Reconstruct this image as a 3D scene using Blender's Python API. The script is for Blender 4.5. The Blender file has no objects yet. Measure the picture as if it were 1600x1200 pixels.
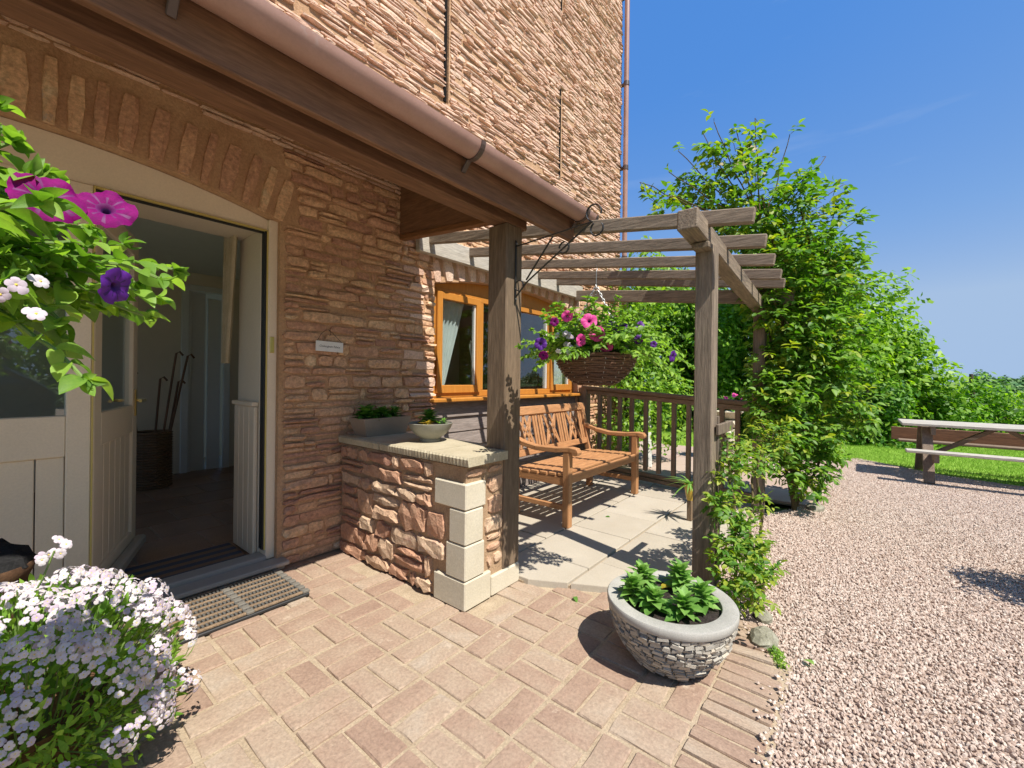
import bpy, bmesh, math, random
import numpy as np
from mathutils import Vector, Matrix, Euler
R = math.radians
S = bpy.context.scene
COL = S.collection
rng = random.Random(7)
# ------------------------------------------------------------------ camera, sky, sun, exposure
FOC, ROLL, H = 668.0, 0.0118, 1.2
PSI = math.atan2(540, 668)
CF = Vector((math.cos(PSI), math.sin(PSI), 0)); CR = Vector((math.sin(PSI), -math.cos(PSI), 0)); CU = Vector((0, 0, 1))
c_, s_ = math.cos(ROLL), math.sin(ROLL)
cx_, cy_, cz_ = CR * c_ + CU * s_, CU * c_ - CR * s_, -CF
cam = bpy.data.cameras.new('camera'); camo = bpy.data.objects.new('camera', cam); COL.objects.link(camo)
camo.matrix_world = Matrix(((cx_.x, cy_.x, cz_.x, 0), (cx_.y, cy_.y, cz_.y, 0), (cx_.z, cy_.z, cz_.z, H), (0, 0, 0, 1)))
cam.sensor_width = 36; cam.lens = 36 * FOC / 1600; cam.shift_y = -9 / 1600; cam.clip_start = .05; cam.clip_end = 2000
S.camera = camo
SUN = Vector((-.24, -1, 1.55)).normalized()          # towards the sun
elev = math.asin(SUN.z); az = math.atan2(SUN.x, SUN.y)
w = bpy.data.worlds.new('World'); S.world = w; w.use_nodes = True
nt = w.node_tree; bg = nt.nodes['Background']
sky = nt.nodes.new('ShaderNodeTexSky'); sky.sky_type = 'NISHITA'; sky.sun_disc = False
sky.sun_elevation = elev; sky.sun_rotation = az; sky.air_density = 1.0; sky.dust_density = .0; sky.ozone_density = 2.5
bw = nt.nodes.new('ShaderNodeRGBToBW'); nt.links.new(sky.outputs[0], bw.inputs[0])      # grade the physical sky: deep blue overhead, pale towards the horizon
mrs = nt.nodes.new('ShaderNodeMapRange'); mrs.inputs[1].default_value = 1.0; mrs.inputs[2].default_value = 4.2; nt.links.new(bw.outputs[0], mrs.inputs[0])
rs_ = nt.nodes.new('ShaderNodeValToRGB'); nt.links.new(mrs.outputs[0], rs_.inputs[0]); el = rs_.color_ramp.elements
while len(el) < 4: el.new(.5)
for k_, (p_, c__) in enumerate(((0, (.08, .30, .86)), (.2, (.115, .35, .915)), (.55, (.26, .5, .96)), (1, (.48, .67, .97)))): el[k_].position = p_; el[k_].color = (*c__, 1)
cap = nt.nodes.new('ShaderNodeVectorMath'); cap.operation = 'SCALE'; cap.inputs['Scale'].default_value = 2.15; nt.links.new(rs_.outputs[0], cap.inputs[0])
tcw = nt.nodes.new('ShaderNodeTexCoord'); mpw = nt.nodes.new('ShaderNodeMapping'); mpw.inputs['Scale'].default_value = (2.2, 2.2, 16)
cl = nt.nodes.new('ShaderNodeTexNoise'); cl.inputs['Scale'].default_value = 1.3; cl.inputs['Detail'].default_value = 7; cl.inputs['Roughness'].default_value = .6
nt.links.new(tcw.outputs['Generated'], mpw.inputs[0]); nt.links.new(mpw.outputs[0], cl.inputs['Vector'])
clr = nt.nodes.new('ShaderNodeMapRange'); clr.inputs[1].default_value = .62; clr.inputs[2].default_value = .85; clr.inputs[4].default_value = .17; nt.links.new(cl.outputs['Fac'], clr.inputs[0])
cm_ = nt.nodes.new('ShaderNodeMix'); cm_.data_type = 'RGBA'; cm_.inputs[7].default_value = (1.5, 1.75, 2.2, 1); nt.links.new(clr.outputs[0], cm_.inputs[0]); nt.links.new(cap.outputs[0], cm_.inputs[6])
nt.links.new(cm_.outputs[2], bg.inputs[0]); bg.inputs[1].default_value = .15
sun = bpy.data.lights.new('sun', 'SUN'); sun.energy = 3.1; sun.angle = R(.5); sun.color = (1, .95, .87)
suno = bpy.data.objects.new('sun', sun); COL.objects.link(suno); suno.rotation_euler = (-SUN).to_track_quat('-Z', 'Y').to_euler()
vs = S.view_settings; vs.view_transform = 'Standard'; vs.look = 'None'; vs.exposure = 1.3; vs.gamma = 1; vs.use_curve_mapping = False

def proj(p):
    d = Vector(p) - Vector((0, 0, H)); z = d.dot(CF)
    if z < .05: return (-9999, -9999, z)
    return (800 + FOC * d.dot(cx_) / z, 591 - FOC * d.dot(cy_) / z, z)

# ------------------------------------------------------------------ materials
def new_mat(name):
    m = bpy.data.materials.new(name); m.use_nodes = True; m.node_tree.nodes.clear(); return m, m.node_tree
def nd(t, typ, **kw):
    n = t.nodes.new(typ)
    for k, v in kw.items(): setattr(n, k, v)
    return n
def mth(t, op, a, b=None):
    n = nd(t, 'ShaderNodeMath', operation=op)
    for i, v in enumerate((a, b)):
        if v is None: continue
        if isinstance(v, (int, float)): n.inputs[i].default_value = v
        else: t.links.new(v, n.inputs[i])
    return n.outputs[0]
def rnd_value(t):
    oi = nd(t, 'ShaderNodeObjectInfo'); at = nd(t, 'ShaderNodeAttribute', attribute_name='rnd')
    return mth(t, 'FRACT', mth(t, 'ADD', oi.outputs['Random'], at.outputs['Fac']))
def ramp(t, val, stops, interp='LINEAR'):
    r = nd(t, 'ShaderNodeValToRGB'); t.links.new(val, r.inputs[0]); e = r.color_ramp.elements; r.color_ramp.interpolation = interp
    while len(e) < len(stops): e.new(.5)
    for i, (p, c) in enumerate(stops): e[i].position = p; e[i].color = (*c, 1)
    return r.outputs[0]
def noise(t, vec, sc, det=5, rough=.6):
    n = nd(t, 'ShaderNodeTexNoise'); n.inputs['Scale'].default_value = sc; n.inputs['Detail'].default_value = det; n.inputs['Roughness'].default_value = rough
    t.links.new(vec, n.inputs['Vector']); return n.outputs['Fac']
def surf(name, stops, k=.5, nscale=6, stretch=(1, 1, 1), rough=.85, bump=.4, bscale=40, bdist=.006, speck=.25, spscale=120, spec=.3, metal=0, patch=None, trans=0, off=True):
    """ramp(random*k + noise*(1-k)), fine speckle, bump; patch=(colour, scale, threshold): worn or lichened patches"""
    m, t = new_mat(name)
    tc = nd(t, 'ShaderNodeTexCoord'); mp = nd(t, 'ShaderNodeMapping'); mp.inputs['Scale'].default_value = stretch
    rv = rnd_value(t)
    cmb = nd(t, 'ShaderNodeCombineXYZ'); sc = mth(t, 'MULTIPLY', rv, 37.0 if off else 0.0)
    t.links.new(sc, cmb.inputs[0]); t.links.new(sc, cmb.inputs[1])
    va = nd(t, 'ShaderNodeVectorMath', operation='ADD'); t.links.new(tc.outputs['Object'], va.inputs[0]); t.links.new(cmb.outputs[0], va.inputs[1])
    t.links.new(va.outputs[0], mp.inputs['Vector']); v = mp.outputs[0]
    n1 = noise(t, v, nscale)
    n1s = mth(t, 'MULTIPLY', mth(t, 'SUBTRACT', n1, .25), 2.0)
    val = mth(t, 'ADD', mth(t, 'MULTIPLY', rv, k), mth(t, 'MULTIPLY', n1s, 1 - k))
    colr = ramp(t, val, stops)
    if speck:
        n2 = noise(t, v, spscale, 3, .7)
        mr = nd(t, 'ShaderNodeMapRange'); mr.inputs[1].default_value = .3; mr.inputs[2].default_value = .7; mr.inputs[3].default_value = 1 - speck; mr.inputs[4].default_value = 1 + speck
        t.links.new(n2, mr.inputs[0])
        mx = nd(t, 'ShaderNodeVectorMath', operation='SCALE'); t.links.new(colr, mx.inputs[0]); t.links.new(mr.outputs[0], mx.inputs['Scale']); colr = mx.outputs[0]
    for pt in (patch or []):
        pc, ps, th = pt
        n3 = noise(t, v, ps, 7, .7)
        mr = nd(t, 'ShaderNodeMapRange'); mr.inputs[1].default_value = th; mr.inputs[2].default_value = th + .1; t.links.new(n3, mr.inputs[0])
        mx = nd(t, 'ShaderNodeMix', data_type='RGBA'); t.links.new(mr.outputs[0], mx.inputs[0]); t.links.new(colr, mx.inputs[6]); mx.inputs[7].default_value = (*pc, 1); colr = mx.outputs[2]
    b = nd(t, 'ShaderNodeBsdfPrincipled'); t.links.new(colr, b.inputs['Base Color'])
    b.inputs['Roughness'].default_value = rough; b.inputs['Specular IOR Level'].default_value = spec; b.inputs['Metallic'].default_value = metal
    if bump:
        n4 = noise(t, v, bscale, 6, .65)
        bp = nd(t, 'ShaderNodeBump'); bp.inputs['Strength'].default_value = bump; bp.inputs['Distance'].default_value = bdist; t.links.new(n4, bp.inputs['Height']); t.links.new(bp.outputs[0], b.inputs['Normal'])
    o = nd(t, 'ShaderNodeOutputMaterial'); out = b.outputs[0]
    if trans:
        tr = nd(t, 'ShaderNodeBsdfTranslucent'); 
        hs = nd(t, 'ShaderNodeHueSaturation'); hs.inputs['Saturation'].default_value = 1.1; hs.inputs['Value'].default_value = 1.7; t.links.new(colr, hs.inputs['Color']); t.links.new(hs.outputs[0], tr.inputs[0])
        mx = nd(t, 'ShaderNodeMixShader'); mx.inputs[0].default_value = trans; t.links.new(out, mx.inputs[1]); t.links.new(tr.outputs[0], mx.inputs[2]); out = mx.outputs[0]
    t.links.new(out, o.inputs[0]); return m
def plain(name, c, rough=.5, metal=0, spec=.5, trans=0):
    return surf(name, [(0, tuple(x * .92 for x in c)), (1, c)], k=.3, rough=rough, metal=metal, spec=spec, bump=.05, bscale=90, bdist=.002, speck=.05, trans=trans)
def glass(name, tint=(.9, .95, .95)):
    m, t = new_mat(name); tr = nd(t, 'ShaderNodeBsdfTransparent'); tr.inputs[0].default_value = (*tint, 1)
    gl = nd(t, 'ShaderNodeBsdfGlossy'); gl.inputs['Roughness'].default_value = .0; fr = nd(t, 'ShaderNodeLayerWeight'); fc_ = mth(t, 'ADD', mth(t, 'MULTIPLY', mth(t, 'POWER', fr.outputs['Facing'], 4.0), .85), .09)
    mx = nd(t, 'ShaderNodeMixShader'); o = nd(t, 'ShaderNodeOutputMaterial'); t.links.new(fc_, mx.inputs[0]); t.links.new(tr.outputs[0], mx.inputs[1]); t.links.new(gl.outputs[0], mx.inputs[2]); t.links.new(mx.outputs[0], o.inputs[0]); return m

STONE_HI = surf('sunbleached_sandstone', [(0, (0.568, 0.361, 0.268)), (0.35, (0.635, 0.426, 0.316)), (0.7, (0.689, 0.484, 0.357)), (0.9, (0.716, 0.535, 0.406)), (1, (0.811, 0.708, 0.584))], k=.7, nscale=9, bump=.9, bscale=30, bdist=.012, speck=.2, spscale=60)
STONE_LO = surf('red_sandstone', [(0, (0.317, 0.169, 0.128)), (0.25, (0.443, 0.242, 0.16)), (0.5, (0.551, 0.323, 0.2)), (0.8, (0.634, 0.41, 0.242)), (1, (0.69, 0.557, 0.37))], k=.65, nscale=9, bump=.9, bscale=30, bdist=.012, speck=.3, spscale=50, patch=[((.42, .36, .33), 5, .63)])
STONE_GW = surf('garden_wall_sandstone', [(0, (0.369, 0.19, 0.135)), (0.3, (0.468, 0.258, 0.16)), (0.6, (0.529, 0.345, 0.221)), (0.85, (0.566, 0.407, 0.271)), (1, (0.443, 0.246, 0.197))], k=.7, nscale=14, bump=1, bscale=26, bdist=.016, speck=.2, spscale=60)
MORTAR = surf('sandy_mortar', [(0, (.3, .19, .11)), (1, (.44, .3, .18))], k=0, nscale=10, bump=.6, bscale=90, bdist=.006, off=False)
WMORT = surf('wall_mortar', [(0, (0.408, 0.24, 0.132)), (0.5, (0.48, 0.294, 0.168)), (1, (0.552, 0.36, 0.216))], k=0, nscale=7, bump=.8, bscale=50, bdist=.012, speck=.2, spscale=70, off=False)
QUOIN = surf('cut_pale_stone', [(0, (0.489, 0.43, 0.313)), (1, (0.586, 0.528, 0.411))], k=.3, nscale=6, bump=.3, bscale=50, bdist=.004, speck=.12, patch=[((.42, .4, .24), 4, .66)])
COPING = surf('reconstituted_coping', [(0, (0.37, 0.317, 0.211)), (1, (0.493, 0.431, 0.308))], k=.2, nscale=8, bump=.4, bscale=40, bdist=.006, speck=.15)
BRICK = surf('worn_paving_brick', [(0, (0.246, 0.157, 0.114)), (0.35, (0.316, 0.217, 0.156)), (0.7, (0.361, 0.273, 0.197)), (1, (0.385, 0.321, 0.253))], k=.5, nscale=7, bump=.7, bscale=45, bdist=.006, speck=.2, spscale=80, patch=[((.5, .4, .3), 5, .62)])
BMORT = surf('paving_mortar', [(0, (0.295, 0.221, 0.143)), (1, (0.443, 0.353, 0.246))], k=0, nscale=12, bump=.6, bscale=110, bdist=.006, off=False)
SLAB = surf('cream_patio_slab', [(0, (0.36, 0.31, 0.238)), (1, (0.446, 0.396, 0.317))], k=.45, nscale=4, bump=.3, bscale=70, bdist=.004, speck=.08, patch=[((.46, .4, .29), 5, .68)])
PAVER = surf('pink_path_paver', [(0, (0.352, 0.248, 0.192)), (1, (0.448, 0.352, 0.288))], k=.5, nscale=5, bump=.3, speck=.1)
GRAVEL = surf('pink_gravel_stone', [(0, (.36, .25, .19)), (.3, (.47, .36, .29)), (.7, (.54, .435, .36)), (1, (.62, .54, .46))], k=.85, nscale=20, bump=0, speck=.1, spscale=200)
GRAVB = surf('gravel_bed', [(0, (0.327, 0.232, 0.172)), (0.5, (0.482, 0.361, 0.284)), (1, (0.602, 0.499, 0.413))], k=0, nscale=45, bump=1, bscale=60, bdist=.02, speck=.3, off=False)
GRASSM = surf('lawn_turf', [(0, (0.218, 0.378, 0.044)), (1, (0.345, 0.532, 0.077))], k=0, nscale=2, bump=.5, bscale=40, bdist=.02, speck=.3, off=False)
BLADE = surf('grass_blade', [(0, (0.22, 0.377, 0.044)), (1, (0.396, 0.559, 0.099))], k=.9, bump=0, speck=0, trans=.3)
FIELD = surf('far_meadow', [(0, (.05, .09, .02)), (1, (.09, .13, .03))], k=0, nscale=.3, bump=0, speck=.2, spscale=4, off=False)
SOIL = surf('dark_soil', [(0, (.015, .01, .008)), (1, (.05, .035, .03))], k=0, nscale=30, bump=1, bscale=60, bdist=.02, speck=.4, off=False)
def wood(name, c0, c1, ax, **kw):
    st = [14, 14, 14]; st[ax] = 1.2
    a = dict(k=.25, nscale=3, stretch=tuple(st), bump=.5, bscale=5, bdist=.004, speck=.25, spscale=9, rough=.75); a.update(kw)
    return surf(name, [(0, c0), (.5, tuple((x + y) / 2 for x, y in zip(c0, c1))), (1, c1)], **a)
GREYW = [wood('weathered_oak_' + 'xyz'[i], (.095, .07, .048), (.3, .235, .17), i, bump=1, patch=[((.06, .05, .042), .5, .6), ((.4, .38, .28), 2.2, .68)]) for i in range(3)]
PLATEW = wood('silvered_oak', (.36, .32, .26), (.52, .48, .41), 0)
RAILW = [wood('old_rail_timber_' + 'xyz'[i], (.13, .085, .05), (.27, .19, .12), i) for i in range(3)]
DARKW = [wood('stained_dark_timber_' + 'xyz'[i], (.12, .058, .031), (.26, .135, .072), i, rough=.65) for i in range(3)]
POSTW = wood('porch_post_timber', (.1, .068, .042), (.24, .17, .11), 2, bump=.8)
TEAK = [wood('oiled_hardwood_' + 'xyz'[i], (.34, .155, .065), (.47, .245, .11), i, bump=.2, rough=.5) for i in range(3)]
PICW = [wood('picnic_timber_' + 'xyz'[i], (.14, .1, .07), (.27, .2, .145), i) for i in range(3)]
PICT = wood('sunbleached_plank', (.33, .3, .25), (.5, .46, .4), 1)
CLAD = wood('grey_cladding_board', (.17, .135, .115), (.3, .25, .22), 0)
ORANGE = wood('golden_oak_frame', (.4, .15, .022), (.5, .215, .04), 2, bump=.1, rough=.4, speck=.1)
PAINT = plain('taupe_door_paint', (.8, .68, .52), .45)
PAINTD = plain('taupe_paint_groove', (.2, .16, .11), .6)
BRASS = plain('brass', (.75, .55, .2), .3, 1)
SEAL = plain('yellow_draught_seal', (.6, .47, .14), .5)
BLACKM = plain('black_rubber', (.02, .02, .02), .6)
IRON = plain('wrought_iron', (.025, .024, .022), .45, .3)
STEEL = plain('galvanised_chain', (.3, .3, .29), .45, .7)
GUTTER = surf('brown_gutter_plastic', [(0, (0.3, 0.173, 0.135)), (1, (0.405, 0.247, 0.203))], k=.2, nscale=5, rough=.38, bump=.05, speck=.06, spec=.5, patch=[((.38, .29, .26), 6, .62), ((.13, .075, .06), 17, .7)])
BRKT = plain('dark_gutter_bracket', (.09, .06, .05), .4)
WHITE = plain('white_gloss', (.75, .73, .68), .4)
PLASTER = surf('cream_plaster', [(0, (0.75, 0.631, 0.48)), (1, (0.814, 0.693, 0.526))], k=0, nscale=3, bump=.05, speck=.03, off=False)
CEIL = plain('ceiling_paint', (.8, .77, .72), .9)
FLOORT = surf('hall_stone_tile', [(0, (0.22, 0.126, 0.08)), (1, (0.374, 0.225, 0.144))], k=.5, nscale=5, rough=.5, bump=.1)
WICKER = surf('brown_willow', [(0, (.06, .03, .018)), (1, (.19, .1, .055))], k=.6, nscale=30, rough=.7, bump=.3, bscale=80)
CURT = surf('sheer_curtain', [(0, (.7, .7, .66)), (1, (.8, .8, .76))], k=0, nscale=5, bump=0, speck=.03, trans=.4)
CURTB = surf('beige_curtain', [(0, (.42, .35, .22)), (1, (.56, .48, .34))], k=0, nscale=9, bump=.1, speck=.1)
POTG = surf('grey_plastic_pot', [(0, (.27, .205, .15)), (1, (.35, .27, .205))], k=.1, nscale=6, rough=.6, bump=.1, speck=.06)
BOWLG = surf('glazed_grey_bowl', [(0, (.17, .17, .15)), (1, (.32, .31, .25))], k=.1, nscale=5, rough=.4, bump=.05, speck=.08)
GRANITE = surf('speckled_grey_rim', [(0, (0.306, 0.293, 0.259)), (1, (0.408, 0.391, 0.348))], k=0, nscale=8, bump=.2, bscale=120, bdist=.002, speck=.2, spscale=260)
SLATE = surf('slate_chip', [(0, (0.25, 0.231, 0.2)), (0.5, (0.4, 0.369, 0.312)), (0.8, (0.5, 0.463, 0.388)), (1, (0.525, 0.413, 0.288))], k=.8, nscale=20, bump=.6, bscale=60, speck=.15)
TERRA = surf('old_brown_pot', [(0, (.07, .035, .02)), (1, (.19, .1, .05))], k=0, nscale=9, bump=.3)
YPOT = plain('yellow_glazed_pot', (.5, .33, .05), .35)
CHARC = surf('dark_bark_mulch', [(0, (.012, .012, .013)), (1, (.035, .034, .034))], k=.3, nscale=20, bump=.6, bscale=40, bdist=.01, rough=1, spec=.05)
def leafm(name, a, b, tr=.35, rough=.5):
    return surf(name, [(0, tuple(x * .6 for x in a)), (.25, a), (.8, b), (1, tuple(min(.8, x * y) for x, y in zip(b, (1.15, 1.05, 1.1))))], k=.75, nscale=5, bump=.15, bscale=25, bdist=.004, speck=.08, spscale=30, rough=rough, trans=tr, spec=.35)
LPET = leafm('petunia_leaf', (.12, .24, .03), (.26, .42, .06), .42)
LROSE = leafm('rose_leaf', (.065, .17, .018), (.2, .35, .045), .4)
LROSY = leafm('young_rose_leaf', (.14, .24, .02), (.34, .4, .05), .4)
LTREE = [leafm('tree_leaf', (.075, .19, .018), (.24, .42, .045), .4), leafm('bright_tree_leaf', (.11, .24, .022), (.31, .48, .055), .4), leafm('dark_tree_leaf', (.045, .14, .018), (.16, .33, .04), .34)]
LWOOD = leafm('far_wood_leaf', (.06, .15, .04), (.14, .25, .07), .1)  # bluish distance haze put into the leaf colour
LNEM = leafm('nemesia_leaf', (.12, .27, .03), (.27, .45, .06), .4)
LBED = leafm('bedding_leaf', (.13, .28, .05), (.25, .43, .1), .35)
LDARK = leafm('dark_glossy_leaf', (.06, .19, .025), (.16, .35, .05), .25, .35)
LYEL = leafm('yellowing_leaf', (.42, .32, .03), (.5, .36, .06), .3)
STEMG = plain('green_stem', (.16, .25, .06), .6)
STEMB = surf('brown_rose_stem', [(0, (.07, .05, .025)), (1, (.18, .14, .06))], k=.2, nscale=8, bump=.4)
BARK = surf('tree_bark', [(0, (.05, .04, .03)), (1, (.13, .1, .075))], k=.2, nscale=8, bump=.8)
MAG = surf('magenta_petal', [(0, (.1, .0, .07)), (.5, (.165, .0, .095)), (1, (.23, .002, .13))], k=.1, nscale=2.2, bump=.25, bscale=14, bdist=.004, speck=.1, spscale=12, rough=.7, trans=.1, spec=.15)
PUR = plain('violet_petal', (.11, .015, .26), .6, trans=.25)
PURD = plain('petal_throat', (.06, .005, .09), .6)
PINKT = plain('pink_petal', (.72, .06, .3), .6, trans=.25)
LILAC = surf('pale_lilac_petal', [(0, (0.501, 0.392, 0.485)), (0.3, (0.585, 0.517, 0.559)), (1, (0.643, 0.61, 0.601))], k=.9, nscale=3, bump=.1, bscale=12, speck=.06, spscale=20, trans=.2)
YEL = plain('yellow_flower_eye', (.75, .6, .08), .6)
CREAM = plain('cream_rose_petal', (.8, .72, .56), .6, trans=.2)
GERA = plain('geranium_petal', (.65, .05, .14), .6, trans=.2)
CARP = surf('black_car_paint', [(0, (.012, .014, .018)), (1, (.016, .018, .022))], k=0, rough=.12, bump=0, speck=0, spec=.6)
GLS = glass('window_glass'); GLD = glass('dark_car_glass', (.05, .06, .07))

# ------------------------------------------------------------------ mesh helpers
def rot_to(d, up=(0, 0, 1)):
    x = Vector(d).normalized(); u = Vector(up)
    if abs(x.dot(u)) > .98: u = Vector((0, 1, 0)) if abs(x.y) < .9 else Vector((1, 0, 0))
    y = u.cross(x).normalized(); z = x.cross(y)
    return Matrix((x, y, z)).transposed()
class MB:
    def __init__(s): s.v = []; s.f = []; s.m = []; s.r = []; s.cur = 0; s.rv = 0.0
    def add(s, vs, fs):
        o = len(s.v); s.v += [tuple(p) for p in vs]; s.r += [s.rv] * len(vs)
        for f in fs: s.f.append(tuple(i + o for i in f)); s.m.append(s.cur)
        return s
    def box(s, c, size, rot=None, ch=.004):
        hx, hy, hz = [a / 2 for a in size]; ch = min(ch, hx * .45, hy * .45, hz * .45); c = Vector(c)
        V = []; ix = {}
        for sx in (-1, 1):
            for sy in (-1, 1):
                for sz in (-1, 1):
                    for a, p in enumerate(((sx * hx, sy * (hy - ch), sz * (hz - ch)), (sx * (hx - ch), sy * hy, sz * (hz - ch)), (sx * (hx - ch), sy * (hy - ch), sz * hz))):
                        ix[(sx, sy, sz, a)] = len(V); q = Vector(p); V.append((rot @ q if rot else q) + c)
        Fs = []
        def q(*k): Fs.append([ix[i] for i in k])
        for g in (-1, 1):
            q((g, -1, -1, 0), (g, g, -g if g > 0 else -1, 0) if False else (g, 1, -1, 0), (g, 1, 1, 0), (g, -1, 1, 0)) if g > 0 else q((g, -1, -1, 0), (g, -1, 1, 0), (g, 1, 1, 0), (g, 1, -1, 0))
            q((-1, g, -1, 1), (-1, g, 1, 1), (1, g, 1, 1), (1, g, -1, 1)) if g > 0 else q((-1, g, -1, 1), (1, g, -1, 1), (1, g, 1, 1), (-1, g, 1, 1))
            q((-1, -1, g, 2), (1, -1, g, 2), (1, 1, g, 2), (-1, 1, g, 2)) if g > 0 else q((-1, -1, g, 2), (-1, 1, g, 2), (1, 1, g, 2), (1, -1, g, 2))
            for h in (-1, 1):
                q((g, h, -1, 0), (g, h, 1, 0), (g, h, 1, 1), (g, h, -1, 1)); q((g, -1, h, 0), (g, 1, h, 0), (g, 1, h, 2), (g, -1, h, 2)); q((-1, g, h, 1), (1, g, h, 1), (1, g, h, 2), (-1, g, h, 2))
                for l in (-1, 1): q((g, h, l, 0), (g, h, l, 1), (g, h, l, 2))
        return s.add(V, Fs)
    def b(s, x0, x1, y0, y1, z0, z1, ch=.004): return s.box(((x0 + x1) / 2, (y0 + y1) / 2, (z0 + z1) / 2), (x1 - x0, y1 - y0, z1 - z0), None, ch)
    def bar(s, p0, p1, wy, wz, up=(0, 0, 1), ch=.004):
        p0 = Vector(p0); p1 = Vector(p1); d = p1 - p0
        return s.box((p0 + p1) / 2, (d.length, wy, wz), rot_to(d, up), ch)
    def tube(s, pts, rad, n=6, cap=True):
        pts = [Vector(p) for p in pts]; V = []; F = []
        rad = rad if isinstance(rad, (list, tuple)) else [rad] * len(pts)
        up = None
        for i, p in enumerate(pts):
            d = (pts[min(i + 1, len(pts) - 1)] - pts[max(i - 1, 0)])
            d = d.normalized() if d.length > 1e-9 else Vector((0, 0, 1))
            if up is None: up = Vector((0, 0, 1)) if abs(d.z) < .9 else Vector((1, 0, 0))
            a = up.cross(d); a = a.normalized() if a.length > 1e-6 else d.orthogonal().normalized(); bb = d.cross(a); up = bb
            for k in range(n):
                t = 2 * math.pi * k / n; V.append(p + a * (math.cos(t) * rad[i]) + bb * (math.sin(t) * rad[i]))
        for i in range(len(pts) - 1):
            for k in range(n): F.append((i * n + k, i * n + (k + 1) % n, (i + 1) * n + (k + 1) % n, (i + 1) * n + k))
        if cap: F.append(tuple(range(n))[::-1]); F.append(tuple((len(pts) - 1) * n + k for k in range(n)))
        return s.add(V, F)
    def lathe(s, prof, n=24, c=(0, 0, 0), cap0=False, cap1=False):
        V = []; F = []; L = len(prof)
        for r_, z in prof:
            for k in range(n): t = 2 * math.pi * k / n; V.append((c[0] + r_ * math.cos(t), c[1] + r_ * math.sin(t), c[2] + z))
        for i in range(L - 1):
            for k in range(n): F.append((i * n + k, i * n + (k + 1) % n, (i + 1) * n + (k + 1) % n, (i + 1) * n + k))
        if cap0: F.append(tuple(range(n))[::-1])
        if cap1: F.append(tuple((L - 1) * n + k for k in range(n)))
        return s.add(V, F)
    def prism(s, poly, fn, d0, d1):
        n = len(poly); V = [fn(a, b, d0) for a, b in poly] + [fn(a, b, d1) for a, b in poly]
        return s.add(V, [tuple(range(n)), tuple(range(2 * n - 1, n - 1, -1))] + [(i, (i + 1) % n, n + (i + 1) % n, n + i) for i in range(n)])
    def mesh(s, name, mats, smooth=False, origin=(0, 0, 0), fix=True):
        me = bpy.data.meshes.new(name); o = Vector(origin)
        me.from_pydata([Vector(p) - o for p in s.v], [], s.f)
        mats = mats if isinstance(mats, (list, tuple)) else [mats]
        for m in mats: me.materials.append(m)
        if len(mats) > 1: me.polygons.foreach_set('material_index', s.m)
        if any(s.r): a = me.attributes.new('rnd', 'FLOAT', 'POINT'); a.data.foreach_set('value', s.r)
        if fix:
            bm = bmesh.new(); bm.from_mesh(me); bmesh.ops.recalc_face_normals(bm, faces=bm.faces); bm.to_mesh(me); bm.free()
        if smooth:
            me.polygons.foreach_set('use_smooth', [True] * len(me.polygons)); me.update()
            if fix: me.set_sharp_from_angle(angle=R(42))
        me.update(); return me
    def build(s, name, mats, parent=None, smooth=False, fix=True):
        o = Vector((0, 0, 0))
        if parent is None and s.v:
            a = np.array([tuple(p) for p in s.v]); o = Vector(((a[:, 0].min() + a[:, 0].max()) / 2, (a[:, 1].min() + a[:, 1].max()) / 2, a[:, 2].min()))
        p = parent
        while p is not None: o = o + p.location; p = p.parent
        ob = bpy.data.objects.new(name, s.mesh(name, mats, smooth, o, fix)); COL.objects.link(ob)
        if parent is None: ob.location = o
        else: ob.parent = parent
        return ob
def thing(name, label, cat, loc=(0, 0, 0), group=None, kind=None):
    o = bpy.data.objects.new(name, None); COL.objects.link(o); o.location = loc; o.empty_display_size = .1
    return tag(o, label, cat, group, kind)
def tag(o, label=None, cat=None, group=None, kind=None):
    if label: o['label'] = label
    if cat: o['category'] = cat
    if group: o['group'] = group
    if kind: o['kind'] = kind
    return o
def inst(me, name, parent, mat):
    ob = bpy.data.objects.new(name, me); COL.objects.link(ob); ob.parent = parent
    o = Vector((0, 0, 0)); p = parent
    while p is not None: o = o + p.location; p = p.parent
    ob.matrix_basis = Matrix.Translation(-o) @ mat; return ob
def merged(me, mats4, name, mat, parent, kind='stuff', smooth=True):
    """many copies of a small mesh joined into one"""
    nv = len(me.vertices); co = np.empty(nv * 3); me.vertices.foreach_get('co', co); co = co.reshape(-1, 3)
    fs = [list(p.vertices) for p in me.polygons]; mi = [p.material_index for p in me.polygons]
    o = np.zeros(3); p = parent
    while p is not None: o += np.array(p.location); p = p.parent
    V = []; F = []; M_ = []
    for i, m in enumerate(mats4):
        a = np.array(m); V.append(co @ a[:3, :3].T + a[:3, 3] - o); F += [[q + i * nv for q in f] for f in fs]; M_ += mi
    n = bpy.data.meshes.new(name); n.from_pydata(np.concatenate(V).tolist(), [], F)
    for m in (mat if isinstance(mat, (list, tuple)) else [mat]): n.materials.append(m)
    n.polygons.foreach_set('material_index', M_)
    a = n.attributes.new('rnd', 'FLOAT', 'POINT'); a.data.foreach_set('value', np.repeat([rng.random() for _ in mats4], nv))
    if smooth: n.polygons.foreach_set('use_smooth', [True] * len(n.polygons))
    ob = bpy.data.objects.new(name, n); COL.objects.link(ob); ob.parent = parent
    if kind: ob['kind'] = kind
    return ob
def mtx(p, d, up=(0, 0, 1), s=1.0, roll=0.0, sy=None, sz=None):
    m = rot_to(d, up) @ Matrix.Rotation(roll, 3, 'X') @ Matrix.Diagonal((s, sy or s, sz or s))
    return Matrix.Translation(Vector(p)) @ m.to_4x4()
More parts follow.
